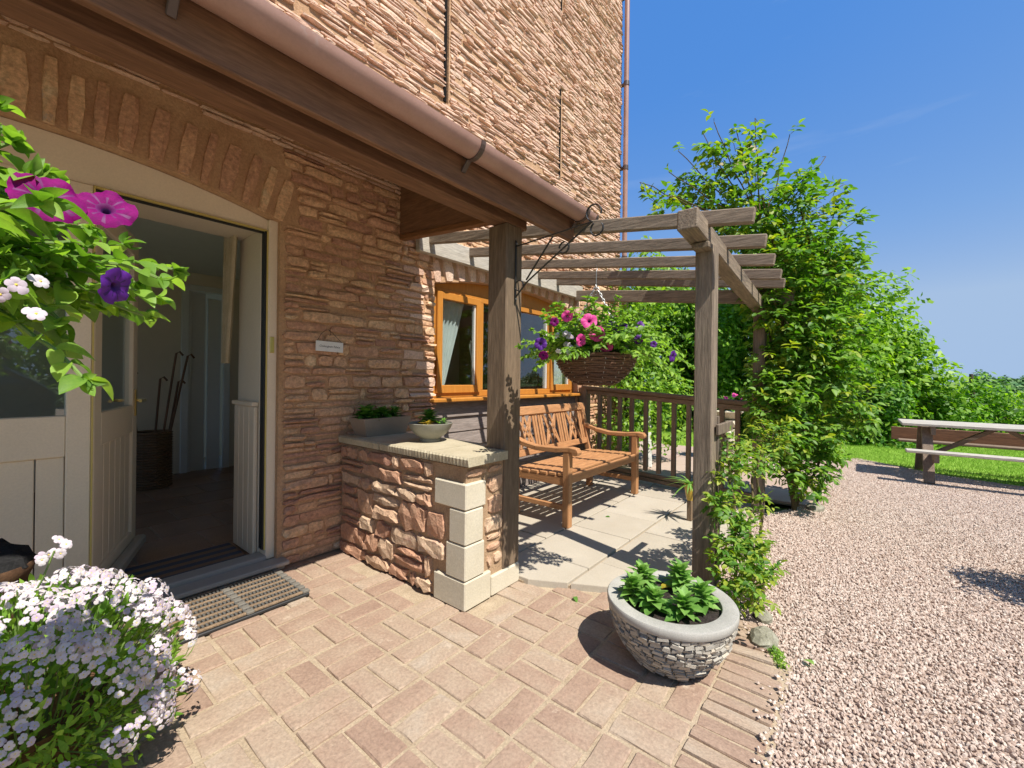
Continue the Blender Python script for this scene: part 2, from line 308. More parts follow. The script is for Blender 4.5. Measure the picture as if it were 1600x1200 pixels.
def scatter_parts(me, name, mats4, parent, mat, keep=300, key=None):
    """the ones that show largest become parts, the rest one piece of stuff"""
    if len(mats4) > keep:
        mats4 = sorted(mats4, key=key or (lambda m: m.translation.to_tuple() and (m.translation - Vector((0, 0, H))).length))
    for m in mats4[:keep]: inst(me, name, parent, m)
    if len(mats4) > keep: merged(me, mats4[keep:], name + '_mass', mat, parent)
def rv3(a=1.0): return Vector((rng.uniform(-a, a), rng.uniform(-a, a), rng.uniform(-a, a)))
def runit():
    while True:
        v = rv3()
        if .05 < v.length < 1: return v.normalized()
def leaf_mesh(name, mat, n=5, wid=.5, curl=.25, fold=.12, pw=.75):
    V = []; F = []
    for i in range(n + 1):
        t = i / n; ww = wid / 2 * (math.sin(math.pi * t ** pw) ** .8 if 0 < t < 1 else .02)
        z = -curl * t * t
        V += [(t, -ww, z + fold * ww * 2), (t, 0, z), (t, ww, z + fold * ww * 2)]
    for i in range(n):
        a = i * 3; F += [(a, a + 3, a + 4, a + 1), (a + 1, a + 4, a + 5, a + 2)]
    b = MB(); b.add(V, F); return b.mesh(name, mat, True, fix=False)
def stoneblock(mb, u0, u1, v0, v1, proud, fn, jit=.012, back=-.01, nx=None):
    """one rough stone: jittered face grid standing proud of the mortar; fn(u, v, depth)"""
    W, Hh = u1 - u0, v1 - v0; nx = nx or (5 if W > .22 else 4); ny = 3; c = min(.009, Hh * .2, W * .2)
    G = []; rim = {}
    tilt = rng.uniform(-.3, .3) * proud; tv = rng.uniform(-.4, .3) * proud
    for j in range(ny):
        for i in range(nx):
            a, b_ = i / (nx - 1), j / (ny - 1); corner = (i in (0, nx - 1)) and (j in (0, ny - 1))
            u = u0 + c * .7 + a * (W - 1.4 * c); v = v0 + c * .7 + b_ * (Hh - 1.4 * c)
            edge = i in (0, nx - 1) or j in (0, ny - 1)
            if corner: u += (.5 if i == 0 else -.5) * c; v += (.5 if j == 0 else -.5) * c
            u += rng.uniform(-jit, jit) * min(1, W * 5); v += rng.uniform(-jit, jit) * min(1, Hh * 6)
            d = proud * (rng.uniform(.6, 1.05) if edge else rng.uniform(.85, 1.35)) + tilt * (a - .5) + tv * (b_ - .5)
            G.append((u, v, d))
    V = [fn(*g) for g in G]; loop = [i for i in range(nx)] + [j * nx + nx - 1 for j in range(1, ny)] + [(ny - 1) * nx + i for i in range(nx - 2, -1, -1)] + [j * nx for j in range(ny - 2, 0, -1)]
    cu, cv = (u0 + u1) / 2, (v0 + v1) / 2; n0 = len(V)
    for k in loop:
        u, v, d = G[k]; V.append(fn(u + (u - cu) / max(W, .01) * c * 1.0, v + (v - cv) / max(Hh, .01) * c * 1.0, back))
    F = [(j * nx + i, j * nx + i + 1, (j + 1) * nx + i + 1, (j + 1) * nx + i) for j in range(ny - 1) for i in range(nx - 1)]
    L = len(loop); F += [(loop[k], loop[(k + 1) % L], n0 + (k + 1) % L, n0 + k) for k in range(L)]
    mb.rv = rng.random() * .999 + .0005; mb.add(V, F); mb.rv = 0.0
def courses(x0, x1, z0, z1, hr, lr, hole, gap=.012):
    out = []; z = z0
    while z < z1 - .02:
        h = rng.uniform(*hr); h = min(h, z1 - z); zm = z + h / 2; x = x0; st = None; step = .015
        iv = []
        while x <= x1 + 1e-6:
            free = not (hole(x, zm) or hole(x, z + .15 * h) or hole(x, z + .85 * h))
            if free and st is None: st = x
            if (not free or x + step > x1 + 1e-6) and st is not None:
                iv.append((st, x)); st = None
            x += step
        for a, b_ in iv:
            u = a - rng.uniform(0, .0)
            while u < b_ - .03:
                l = rng.uniform(*lr)
                if rng.random() < .12: l *= .5
                if b_ - (u + l) < lr[0] * .6: l = b_ - u
                hh = h if rng.random() > .25 or h < hr[0] * 1.2 else h * rng.uniform(.45, .6)
                out.append((u + gap / 2, u + l - gap / 2, z + gap / 2, z + hh - gap / 2))
                if hh < h - .02: out.append((u + gap / 2, u + l - gap / 2, z + hh + gap / 2, z + h - gap / 2))
                u += l
        z += h
    return [o for o in out if o[1] - o[0] > .03 and o[3] - o[2] > .018]

# ------------------------------------------------------------------ ground
def sheet(name, poly, z, mat, label=None, kind='structure'):
    b = MB(); b.add([(x, y, z) for x, y in poly], [tuple(range(len(poly)))]); o = b.build(name, mat)
    bm = bmesh.new(); bm.from_mesh(o.data); bmesh.ops.triangulate(bm, faces=bm.faces); bm.to_mesh(o.data); bm.free()
    return tag(o, label, None, None, kind)
sheet('ground', [(-300, -300), (600, -300), (600, 300), (-300, 300)], -.06, FIELD, 'green field stretching to the horizon')
sheet('lawn', [(8.0, 8), (7.9, 3.2), (8.7, .9), (8.5, -.2), (7.85, -.95), (7.5, -2.2), (6.9, -4), (16, -14), (26, -6), (16, 8)], -.02, GRASSM, 'mown green lawn beyond the gravel')
GPOLY = [(-6, -16), (-6, .21), (2.16, .21), (2.42, .5), (2.36, .78), (4.45, .86), (4.5, .62), (5.25, .3), (8.2, .3), (8.75, .0), (7.9, -.95), (7.5, -2.2), (7.2, -16)]
sheet('gravel_drive', GPOLY, -.014, GRAVB, 'pinkish gravel drive beside the paving')
# loose stones and blades by geometry nodes
def gn_scatter(ob, kind, density, size, mat, seed):
    g = bpy.data.node_groups.new(ob.name + '_scatter', 'GeometryNodeTree')
    g.interface.new_socket('Geometry', in_out='INPUT', socket_type='NodeSocketGeometry'); g.interface.new_socket('Geometry', in_out='OUTPUT', socket_type='NodeSocketGeometry')
    N = g.nodes; L = g.links; gi = N.new('NodeGroupInput'); go = N.new('NodeGroupOutput')
    dp = N.new('GeometryNodeDistributePointsOnFaces'); dp.inputs['Density'].default_value = density; dp.inputs['Seed'].default_value = seed; L.new(gi.outputs[0], dp.inputs[0])
    ip = N.new('GeometryNodeInstanceOnPoints'); L.new(dp.outputs['Points'], ip.inputs['Points'])
    if kind == 'stone':
        src = N.new('GeometryNodeMeshIcoSphere'); src.inputs['Radius'].default_value = 1; src.inputs['Subdivisions'].default_value = 1
        sp = N.new('GeometryNodeSetPosition'); nz = N.new('FunctionNodeRandomValue'); nz.data_type = 'FLOAT_VECTOR'
        nz.inputs[0].default_value = (-.3, -.3, -.3); nz.inputs[1].default_value = (.3, .3, .3); L.new(nz.outputs[0], sp.inputs['Offset']); L.new(src.outputs[0], sp.inputs[0]); out = sp.outputs[0]
        lo, hi = (-3.14, -3.14, -3.14), (3.14, 3.14, 3.14); slo, shi = tuple(size * q for q in (.7, .5, .35)), tuple(size * q for q in (1.45, 1.05, .8))
    else:
        src = N.new('GeometryNodeMeshCone'); src.inputs['Vertices'].default_value = 3; src.inputs['Radius Bottom'].default_value = .09; src.inputs['Radius Top'].default_value = .01; src.inputs['Depth'].default_value = 1; out = src.outputs[0]
        lo, hi = (-.6, -.6, 0), (.6, .6, 6.28); slo, shi = (size * .7, size * .7, size * .6), (size * 1.3, size * 1.3, size * 1.5)
    sm = N.new('GeometryNodeSetMaterial'); sm.inputs['Material'].default_value = mat; L.new(out, sm.inputs[0]); L.new(sm.outputs[0], ip.inputs['Instance'])
    rr = N.new('FunctionNodeRandomValue'); rr.data_type = 'FLOAT_VECTOR'; rr.inputs[0].default_value = lo; rr.inputs[1].default_value = hi; L.new(rr.outputs[0], ip.inputs['Rotation'])
    rs = N.new('FunctionNodeRandomValue'); rs.data_type = 'FLOAT_VECTOR'; rs.inputs[0].default_value = slo; rs.inputs[1].default_value = shi; rs.inputs['Seed'].default_value = 5; L.new(rs.outputs[0], ip.inputs['Scale'])
    L.new(ip.outputs[0], go.inputs[0]); m = ob.modifiers.new('scatter', 'NODES'); m.node_group = g
    ob.data.materials.clear(); ob.data.materials.append(mat)
gr = sheet('gravel', [(.9, -2.6), (.9, .21), (2.16, .21), (2.42, .5), (2.36, .78), (4.45, .85), (4.5, .62), (5.25, .3), (8.2, .3), (8.75, .0), (7.9, -.95), (7.5, -2.2), (7.4, -2.6)], -.008, GRAVEL, 'loose crushed pink gravel covering the drive', 'stuff'); tag(gr, cat='gravel')
gn_scatter(gr, 'stone', 8800, .0078, GRAVEL, 3)
gs = sheet('grass', [(8.05, 7), (7.95, 3.2), (8.7, .9), (8.5, -.2), (7.85, -.95), (7.5, -2.2), (7.1, -3.5), (12, -5.5), (14, 1), (15, 5)], -.015, BLADE, 'short mown grass of the lawn', 'stuff'); tag(gs, cat='grass')
gn_scatter(gs, 'blade', 3200, .03, BLADE, 4)

# ------------------------------------------------------------------ brick paving
pav = thing('brick_paving', 'sunlit terracotta brick paving laid in basket weave', None, (1, 1.5, 0), kind='structure')
b = MB(); b.add([(-2, 3.3, -.008), (-2, .2, -.008), (2.16, .2, -.008), (2.45, .5, -.008), (2.3, 1.2, -.008), (2.1, 3.3, -.008)], [(0, 1, 2, 3, 4, 5)]); b.build('mortar_bed', BMORT, pav)
variants = []
for k in range(6):
    b = MB(); G = [(-.5, -.5), (0, -.505), (.5, -.5), (.5, 0), (.5, .5), (0, .5), (-.5, .5), (-.5, 0)]
    L_, W_ = .211, .098
    top = [(x * L_ * .972 + rng.uniform(-.003, .003), y * W_ * .935 + rng.uniform(-.003, .003), rng.uniform(-.0025, .0005)) for x, y in G]
    bot = [(x * L_ + rng.uniform(-.001, .001), y * W_ + rng.uniform(-.001, .001), -.006) for x, y in G]; low = [(x, y, -.03) for x, y, z in bot]
    b.add(top + bot + low + [(0, 0, .0015)], [(i, (i + 1) % 8, 24) for i in range(8)] + [(i, 8 + i, 8 + (i + 1) % 8, (i + 1) % 8) for i in range(8)] + [(8 + i, 16 + i, 16 + (i + 1) % 8, 8 + (i + 1) % 8) for i in range(8)])
    variants.append(b.mesh('brick', BRICK))
def in_stub(x, y): return (1.5 < x < 2.06 and y > 1.5) or (x > 2.02 and y > 1.5 - (x - 1.98) * 1.2)
cell = .229; bricks = []
for i in range(-8, 12):
    for j in range(-8, 12):
        X0 = .888 + i * cell; Y0 = 1.352 + j * cell
        for q in (0, 1):
            hor = (i + j) % 2 == 1
            x, y = (X0 + cell / 2, Y0 + cell * (.25 + .5 * q)) if hor else (X0 + cell * (.25 + .5 * q), Y0 + cell / 2)
            if y < .49 or y > 2.80 or x < -.4 or x > 2.34 or in_stub(x, y): continue
            px = proj((x, y, 0))
            if px[2] < .2 or px[1] > 1330 or px[0] < -100: continue
            bricks.append((x, y, 0 if hor else math.pi / 2))
for x, y, a in bricks:
    inst(rng.choice(variants), 'brick', pav, Matrix.Translation((x + rng.uniform(-.003, .003), y + rng.uniform(-.003, .003), rng.uniform(-.0035, .003))) @ Matrix.Rotation(a + rng.choice((0, math.pi)) + rng.uniform(-.016, .016), 4, 'Z') @ Matrix.Rotation(rng.uniform(-.012, .012), 4, 'X') @ Matrix.Rotation(rng.uniform(-.008, .008), 4, 'Y'))
for k in range(20):                                     # soldier course along the gravel
    x = .95 + k * .074; y = .328; a = math.pi / 2
    if x > 2.02:
        t = (x - 2.02); y += t * .42; a += .32 * min(1, t / .3)
    inst(rng.choice(variants), 'edging_brick', pav, Matrix.Translation((x, y, rng.uniform(-.003, .006))) @ Matrix.Rotation(a + rng.uniform(-.05, .05), 4, 'Z') @ Matrix.Rotation(rng.uniform(-.03, .03), 4, 'X') @ Matrix.Diagonal((1, .6, 1.3, 1)))
# ------------------------------------------------------------------ patio slabs and garden path
pat = thing('patio', 'raised patio of cream slabs under the pergola', None, (3.2, 1.8, 0), kind='structure')
b = MB(); b.prism([(2.0, 1.52), (2.4, .74), (4.4, .84), (4.9, .95), (4.95, 2.82), (2.0, 2.82)], lambda x, y, d: (x, y, d), -.02, .012); b.build('bedding', BMORT, pat)
def clip_slab(poly):                                    # keep the slabs behind the slanting front edge
    out = []; f = lambda p: (p[1] - 1.53) + (p[0] - 1.98) * 1.83
    for i in range(len(poly)):
        a, c = poly[i], poly[(i + 1) % len(poly)]; fa, fc = f(a), f(c)
        if fa >= 0: out.append(a)
        if fa * fc < 0: t = fa / (fa - fc); out.append((a[0] + t * (c[0] - a[0]), a[1] + t * (c[1] - a[1])))
    return out
rows = [(.76, 1.27), (1.28, 1.76), (1.77, 2.28), (2.29, 2.8)]
for ri, (y0, y1) in enumerate(rows):
    x = 1.99 - [0, .25, .1, .35][ri]
    while x < 4.85:
        l = [.62, .5, .62, .72][(ri + int(x * 3)) % 4]; x1 = min(x + l, 4.9)
        p = clip_slab([(max(x, 2.0) + .005, y0 + .004), (x1 - .004, y0 + .004), (x1 - .004, y1 - .004), (max(x, 2.0) + .005, y1 - .004)]) if x1 > 2.06 else []
        if len(p) > 2:
            zt = .03 + rng.uniform(-.002, .002); b = MB()
            b.prism(p, lambda a, c, d: (a, c, d), -.01, zt - .004); cxm = sum(q[0] for q in p) / len(p); cym = sum(q[1] for q in p) / len(p)
            ins = [(q[0] + (cxm - q[0]) * .012, q[1] + (cym - q[1]) * .012) for q in p]; n = len(p)
            b.f.pop(1); b.m.pop(1)
            b.add([(q[0], q[1], zt - .004) for q in p] + [(q[0], q[1], zt) for q in ins], [tuple(range(n, 2 * n))] + [(i, (i + 1) % n, n + (i + 1) % n, n + i) for i in range(n)])
            b.build('slab', SLAB, pat)
        x = x1
pth = thing('garden_path', 'pink paved path between the railing and the lawn', None, (6.5, 1.5, 0), kind='structure')
b = MB(); b.add([(5.0, .34, -.01), (8.1, .34, -.01), (8.1, 5, -.01), (5.0, 5, -.01)], [(0, 1, 2, 3)]); b.build('mortar_bed', BMORT, pth)
bb_ = MB().b(-.295, .295, -.295, .295, -.03, .008, .006).mesh('paver', PAVER)
for i in range(5):
    for j in range(8): inst(bb_, 'paver', pth, Matrix.Translation((5.31 + i * .61, .66 + j * .61, rng.uniform(-.003, .003))))

# ------------------------------------------------------------------ house
house = thing('stone_house', 'tall sandstone house with arched doorway and orange framed window', 'house', (3, 2.9, 0))
YF = 2.80
fnw = lambda u, v, d: (u, YF - d, v)
darch = lambda x: 2.30 - (x - .1) ** 2 / (2 * 3.93)
warch = lambda x: 2.14 - (x - 3.6) ** 2 / (2 * 5.2)
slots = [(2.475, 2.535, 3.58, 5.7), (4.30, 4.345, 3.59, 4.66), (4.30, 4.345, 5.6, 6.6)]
b = MB(); TOP = 7.6; YB = 3.25
def pr(poly, y0=YF, y1=YB): b.prism(poly, lambda a, c, d: (a, d, c), y0, y1)
pr([(-3, 0), (-.95, 0), (-.95, TOP), (-3, TOP)]); pr([(1.155, 0), (2.4, 0), (2.4, TOP), (1.155, TOP)]); pr([(4.8, 0), (6.0, 0), (6.0, TOP), (4.8, TOP)])
xs = [-.95 + 2.105 * i / 14 for i in range(15)]
for a, c in zip(xs, xs[1:]): pr([(a, darch(a)), (c, darch(c)), (c, TOP), (a, TOP)])
xs = sorted([2.4 + 2.4 * i / 12 for i in range(13)] + [s[0] for s in slots[:2]] + [s[1] for s in slots[:2]])
for a, c in zip(xs, xs[1:]):
    if c - a < 1e-4: continue
    z = None; m = (a + c) / 2; cuts = sorted((s[2], s[3]) for s in slots if s[0] - .001 < m < s[1] + .001)
    lo = [(a, warch(a)), (c, warch(c))]
    for q0, q1 in cuts:
        pr(lo + [(c, q0), (a, q0)]); pr([(a, q0), (c, q0), (c, q1), (a, q1)], YF + .22); lo = [(a, q1), (c, q1)]
    pr(lo + [(c, TOP), (a, TOP)])
pr([(2.4, 0), (4.8, 0), (4.8, 1.0), (2.4, 1.0)], 2.9)
b.b(5.6, 6.0, 3.25, 9, 0, TOP); b.b(-3, 6.0, 3.2, 9, TOP - .2, TOP + .02)
b.build('wall', WMORT, house)
for s in slots: MB().b(s[0], s[0] + (s[1] - s[0]) * .5, YF - .012, YF + .02, s[2], s[3], .003).build('slot_shade', plain('slot_shade_black', (.012, .01, .009), .95, 0, .1), house)  # dark strip standing in for the deep shade inside the wall slots
def hole(x, z):
    if -.97 < x < 1.17 and z < darch(x) + (.34 if z > 1.0 else 0): return True
    if 1.165 < x < 1.25 and 2.15 < z < 2.15 + .36 - (x - 1.165) * 2: return True
    if 2.395 < x < 4.81 and z < warch(x) + .24: return True
    for s in slots:
        if s[0] - .005 < x < s[1] + .005 and s[2] < z < s[3]: return True
    return False
rects = courses(1.165, 6.0, .0, 2.62, (.034, .088), (.08, .3), hole, .005) + courses(-.2, 6.0, 2.62, 7.3, (.024, .054), (.08, .3), hole, .003)
cand = []
for r_ in rects:
    p = proj(((r_[0] + r_[1]) / 2, YF, (r_[2] + r_[3]) / 2))
    if p[2] < .2 or not (-250 < p[0] < 1100 and -330 < p[1] < 1250): continue
    inside = -30 < p[0] < 1000 and -30 < p[1] < 1000
    area = (r_[1] - r_[0]) * (r_[3] - r_[2]) / p[2] ** 2
    under = r_[0] < 2.1 and 2.3 < r_[2] < 2.8                # behind the porch roof
    cand.append((0 if (inside and not under) else 1, -area, r_))
cand.sort(key=lambda q: q[:2])
mass_hi, mass_lo = MB(), MB()
for i, (_, _, r_) in enumerate(cand):
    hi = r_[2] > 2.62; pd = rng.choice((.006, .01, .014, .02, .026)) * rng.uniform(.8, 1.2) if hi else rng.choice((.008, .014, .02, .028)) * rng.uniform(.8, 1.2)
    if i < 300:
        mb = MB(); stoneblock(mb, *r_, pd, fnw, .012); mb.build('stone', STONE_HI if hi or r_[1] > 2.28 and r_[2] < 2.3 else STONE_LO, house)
    else: stoneblock(mass_hi if hi else mass_lo, *r_, pd, fnw, .012)
mass_hi.build('small_stones', STONE_HI, house)['kind'] = 'stuff'; mass_lo.build('small_stones', STONE_LO, house)['kind'] = 'stuff'
def voussoirs(x0, x1, arch, Rr, xc, hgt, n, mat, wfac):
    zc = arch(xc) - Rr; t0, t1 = math.asin((x0 - xc) / Rr), math.asin((x1 - xc) / Rr); cut = [t0]
    while cut[-1] < t1 - .01: cut.append(cut[-1] + (t1 - t0) / n * rng.uniform(.75, 1.3))
    cut[-1] = t1
    for a, c in zip(cut, cut[1:]):
        g = min((c - a) * rng.uniform(*wfac), (c - a) - .032 / Rr); hh = hgt * rng.uniform(.85, 1.05); mb = MB()
        stoneblock(mb, a + g * .5, c - g * .5, Rr + .004, Rr + hh, rng.uniform(.012, .03), lambda u, v, d: (xc + v * math.sin(u), YF - d, zc + v * math.cos(u)), .0, nx=4)
        mb.build('arch_stone', mat, house)
voussoirs(-.6, 1.19, darch, 3.93, .1, .29, 19, STONE_LO, (.1, .3))
voussoirs(2.38, 4.82, warch, 5.2, 3.6, .22, 17, STONE_HI, (.05, .12))
# window
win = MB(); YW = 2.86
for x0, x1, z0, z1 in ((2.41, 2.475, 1.02, 1.98), (4.735, 4.795, 1.02, 1.98), (3.035, 3.085, 1.08, 1.93), (4.2, 4.25, 1.08, 1.93)): win.b(x0, x1, YW, YW + .07, z0, z1)
win.b(2.475, 4.735, YW, YW + .07, 1.02, 1.08); win.b(2.475, 4.735, YW, YW + .07, 1.93, 1.985)
wf = win.build('window', ORANGE, house)
b = MB(); xs = [2.41 + 2.385 * i / 16 for i in range(17)]
for a, c in zip(xs, xs[1:]): b.prism([(a, 1.985), (c, 1.985), (c, max(warch(c), 1.99) - .002), (a, max(warch(a), 1.99) - .002)], lambda u, v, d: (u, d, v), YW + .012, YW + .05)
b.build('head_panel', ORANGE, wf)
def casement(x0, x1, nm='casement'):
    b = MB(); z0, z1 = 1.06, 1.955; t = .062
    b.b(x0, x0 + t, YW - .02, YW + .04, z0, z1); b.b(x1 - t, x1, YW - .02, YW + .04, z0, z1); b.b(x0 + t, x1 - t, YW - .02, YW + .04, z0, z0 + t + .01); b.b(x0 + t, x1 - t, YW - .02, YW + .04, z1 - t, z1)
    b.build(nm, ORANGE, wf)
    b = MB(); b.b(x0 + t, x1 - t, YW + .008, YW + .02, z0 + t + .01, z1 - t, .001); b.build('pane', GLS, wf)
    b = MB(); b.b(x1 - t - .012, x1 - t, YW - .002, YW + .03, z0 + t + .01, z1 - t, .001); b.build('glazing_spacer', WHITE, wf)
casement(2.478, 3.03); casement(4.255, 4.73)
b = MB(); b.b(3.09, 4.195, YW + .02, YW + .03, 1.085, 1.925, .001); b.build('pane', GLS, wf)
b = MB(); b.b(4.18, 4.194, YW + .005, YW + .05, 1.085, 1.925, .001); b.build('glazing_spacer', WHITE, wf)
b = MB(); b.b(2.36, 4.81, 2.735, YW, .985, 1.02, .008); b.build('sill', ORANGE, wf)
b = MB(); b.tube([(2.99, 2.90, 1.33), (2.985, 2.93, 1.44), (2.97, 2.93, 1.5), (2.975, 2.92, 1.56)], .009, 6); b.build('window_handle', WHITE, wf, True)
for i in range(7):
    z1 = .985 - i * .137; b = MB()
    b.box((3.6, 2.832 + .006 * (i % 2), z1 - .068), (2.39, .022, .145), Matrix.Rotation(R(-7), 3, 'X'), .004); b.build('cladding_board', CLAD, house)
# room behind the window
room = MB(); room.b(2.3, 6.0, 5.8, 5.9, 0, 2.5); room.b(2.3, 5.6, 3.25, 5.8, 2.45, 2.5); room.b(2.3, 5.6, 3.25, 5.8, -.02, .02); room.b(2.14, 2.28, 3.25, 5.8, 0, 2.5); room.build('room_lining', PLASTER, house)
# door frame with sidelight
fr = MB(); YD = 2.855
fr.b(1.105, 1.158, YD - .02, YD + .08, .06, 2.165); fr.b(.243, .327, YD, YD + .08, .02, 2.1); fr.b(-.94, -.86, YD, YD + .08, .02, 2.1)
xs = [-.94 + 2.09 * i / 14 for i in range(15)]
for a, c in zip(xs, xs[1:]): fr.prism([(a, 2.1), (c, 2.1), (c, max(darch(c) - .004, 2.105)), (a, max(darch(a) - .004, 2.105))], lambda u, v, d: (u, d, v), YD + .01, YD + .08)
fr.b(-.86, .243, YD + .005, YD + .07, .81, 1.0); fr.b(-.86, .243, YD + .005, YD + .07, 2.02, 2.1)
df = fr.build('door_frame', PAINT, house)
for a, c in ((-.86, -.37), (-.365, -.11), (-.105, .147), (.152, .241)): b = MB(); b.b(a, c, YD + .02, YD + .05, .03, .809, .003); b.build('panel_board', PAINT, df)
b = MB(); b.b(-.86, .243, YD + .03, YD + .036, 1.0, 2.02, .001); b.build('sidelight_pane', GLS, df)
b = MB(); b.b(.327, .334, YD - .004, YD + .05, .1, 2.1, .001); b.b(.334, 1.105, YD - .004, YD + .02, 2.093, 2.1, .001); b.b(1.098, 1.105, YD - .012, YD + .03, .12, 2.09, .001); b.build('draught_seal', SEAL, df)
b = MB(); b.b(1.09, 1.098, YD - .004, YD + .05, .12, 2.09, .001); b.b(.334, 1.09, YD + .021, YD + .05, 2.085, 2.093, .001); b.build('rubber_seal', BLACKM, df)
b = MB(); b.b(.32, 1.2, 2.715, 2.83, .035, .062, .006); b.b(.32, 1.11, 2.83, 2.94, .05, .085, .006); b.b(.25, 1.19, 2.76, 2.94, 0, .035, .004); b.build('threshold', plain('grey_sill', (.36, .34, .31), .4), df)
b = MB(); b.b(1.115, 1.14, YD - .026, YD - .018, 1.34, 1.44, .002); b.build('strike_plate', BRASS, df)
# open door leaf, hinged on the left and swung into the hall
hd = Vector((.36, .93, 0)).normalized(); hx = Vector((.345, 2.915, 0)); rotd = rot_to(hd)
def leafbox(mb, a, c, d0, d1, z0, z1, ch=.004):          # along the leaf, through its thickness (outer face at 0), height
    mid = hx + hd * ((a + c) / 2) + rotd @ Vector((0, (d0 + d1) / 2, 0)); mb.box((mid.x, mid.y, (z0 + z1) / 2), (c - a, abs(d1 - d0), z1 - z0), rotd, ch)
b = MB()
for a, c, z0, z1 in ((0, .105, .1, 2.07), (.7, .8, .1, 2.07), (.105, .7, 1.95, 2.07), (.105, .7, .83, 1.0), (.105, .7, .1, .2)): leafbox(b, a, c, 0, .05, z0, z1)
door = b.build('door', PAINT, house)
for k in range(6):
    b = MB(); leafbox(b, .106 + k * .099, .106 + k * .099 + .096, .014, .036, .2, .83, .004); b.build('door_board', PAINT, door)
b = MB(); leafbox(b, .105, .7, .02, .026, 1.0, 1.95, .001); b.build('door_pane', GLS, door)
b = MB(); leafbox(b, 0, .8, -.055, .0, .09, .15, .012); b.build('weatherboard', plain('grey_weatherboard', (.4, .37, .32), .5), door)
b = MB(); leafbox(b, .735, .765, -.008, 0, .93, 1.1, .002); p = hx + hd * .75 + rotd @ Vector((0, -.05, 0)); q = hx + hd * .63 + rotd @ Vector((0, -.05, 0)); o = hx + hd * .75
b.tube([(o.x, o.y, 1.03), (p.x, p.y, 1.03), (q.x, q.y, 1.03)], .01, 6); p2 = hx + hd * .75 + rotd @ Vector((0, .1, 0)); q2 = hx + hd * .72 + rotd @ Vector((0, .1, 0)) + hd * .14
b.tube([(o.x, o.y, 1.03), (p2.x, p2.y, 1.03), (q2.x, q2.y, 1.03)], .009, 6); b.build('door_handle', BRASS, door)
# hall lining
hl = MB(); hl.b(-1.0, 1.5, 6.2, 6.3, 0, 2.42); hl.b(1.92, 2.2, 6.2, 6.3, 0, 2.42); hl.b(1.5, 1.92, 6.2, 6.3, 2.22, 2.42); hl.b(2.06, 2.13, 3.25, 6.2, 0, 2.42); hl.b(-1.06, -1.0, 2.95, 3.5, 0, 2.42); hl.b(-1.06, -1.0, 5.8, 6.3, 0, 2.42); hl.b(-1.06, -1.0, 3.5, 5.8, 0, .8); hl.b(-1.06, -1.0, 3.5, 5.8, 2.15, 2.42)  # unseen window opening added in the left wall to light the hall
hl.b(1.3, 1.5, 7.2, 7.3, 0, 2.4); hl.b(1.5, 2.2, 7.2, 7.3, 0, 2.4); hl.build('hall_wall', PLASTER, house)
b = MB(); b.b(-1.06, 2.2, 2.94, 7.3, 2.42, 2.5); b.build('hall_ceiling', CEIL, house)
b = MB(); b.b(-1.06, 2.2, 2.94, 7.3, -.04, .03); hf = b.build('hall_floor', BMORT, house)
tl = MB().b(-.195, .195, -.195, .195, -.01, .008, .004).mesh('floor_tile', FLOORT)
for i in range(7):
    for j in range(8): inst(tl, 'floor_tile', hf, Matrix.Translation((-.6 + i * .4 + .2 * (j % 2), 3.2 + j * .4, .03)))
b = MB(); b.b(1.1, 1.17, 2.94, 3.3, 0, 2.12, .003); b.b(.3, 1.17, 2.94, 3.3, 2.12, 2.2, .003); rl = b.build('door_reveal', plain('reveal_paint', (.72, .63, .5), .6), house)
for k in range(4): b = MB(); b.b(1.075, 1.097, 2.955 + k * .085, 2.955 + k * .085 + .081, .06, 1.0, .004); b.build('reveal_board', PAINT, rl)
b = MB(); b.b(1.06, 1.099, 2.95, 3.3, 1.003, 1.03, .004); b.build('reveal_ledge', PAINT, rl)
b = MB(); b.b(1.46, 1.53, 6.16, 6.2, .03, 2.27); b.b(1.89, 1.96, 6.16, 6.2, .03, 2.27); b.b(1.53, 1.89, 6.16, 6.2, 2.2, 2.27); b.b(1.53, 1.57, 6.2, 6.3, .03, 2.2); b.b(1.57, 1.72, 6.26, 6.3, .03, 2.2); b.b(1.74, 1.88, 6.24, 6.28, .03, 2.14); b.build('inner_door_casing', WHITE, house)
# downpipe
dp = MB(); dp.tube([(5.985, 2.715, 0), (5.985, 2.715, 7.4)], .036, 12); dpo = dp.build('downpipe', GUTTER, house, True)
for z in (1.4, 3.0, 4.35, 5.6, 6.9): b = MB(); b.tube([(5.985, 2.715, z - .03), (5.985, 2.715, z + .03)], .043, 12); b.b(5.965, 6.005, 2.735, 2.8, z - .02, z + .02); b.build('pipe_clip', BRKT, dpo)

# ------------------------------------------------------------------ porch canopy
po = thing('porch_canopy', 'dark timber porch canopy with brown gutter over the doorway', 'porch', (1, 2, 0))
MB().b(-1.6, 2.06, 1.56, 1.672, 2.09, 2.3, .006).build('beam', DARKW[0], po)
MB().b(1.866, 2.012, 1.558, 1.70, .112, 2.089, .006).build('post', POSTW, po)
MB().b(-.62, -.47, 1.558, 1.70, 0, 2.089, .006).build('post', POSTW, po)
MB().b(-1.6, 2.34, 1.40, 1.43, 2.064, 2.24, .004).build('fascia_board', DARKW[0], po)
MB().b(-1.6, 2.3, 1.43, 1.56, 2.2, 2.215, .002).build('soffit_board', DARKW[0], po)
b = MB(); b.prism([(1.43, 2.24), (2.795, 2.78), (2.795, 2.83), (1.36, 2.27), (1.36, 2.245)], lambda y, z, d: (d, y, z), -1.6, 2.13); b.build('roof_deck', wood('pale_roof_boards', (.5, .4, .28), (.62, .52, .38), 0), po)  # deck boards coloured pale to bounce light onto the porch wall
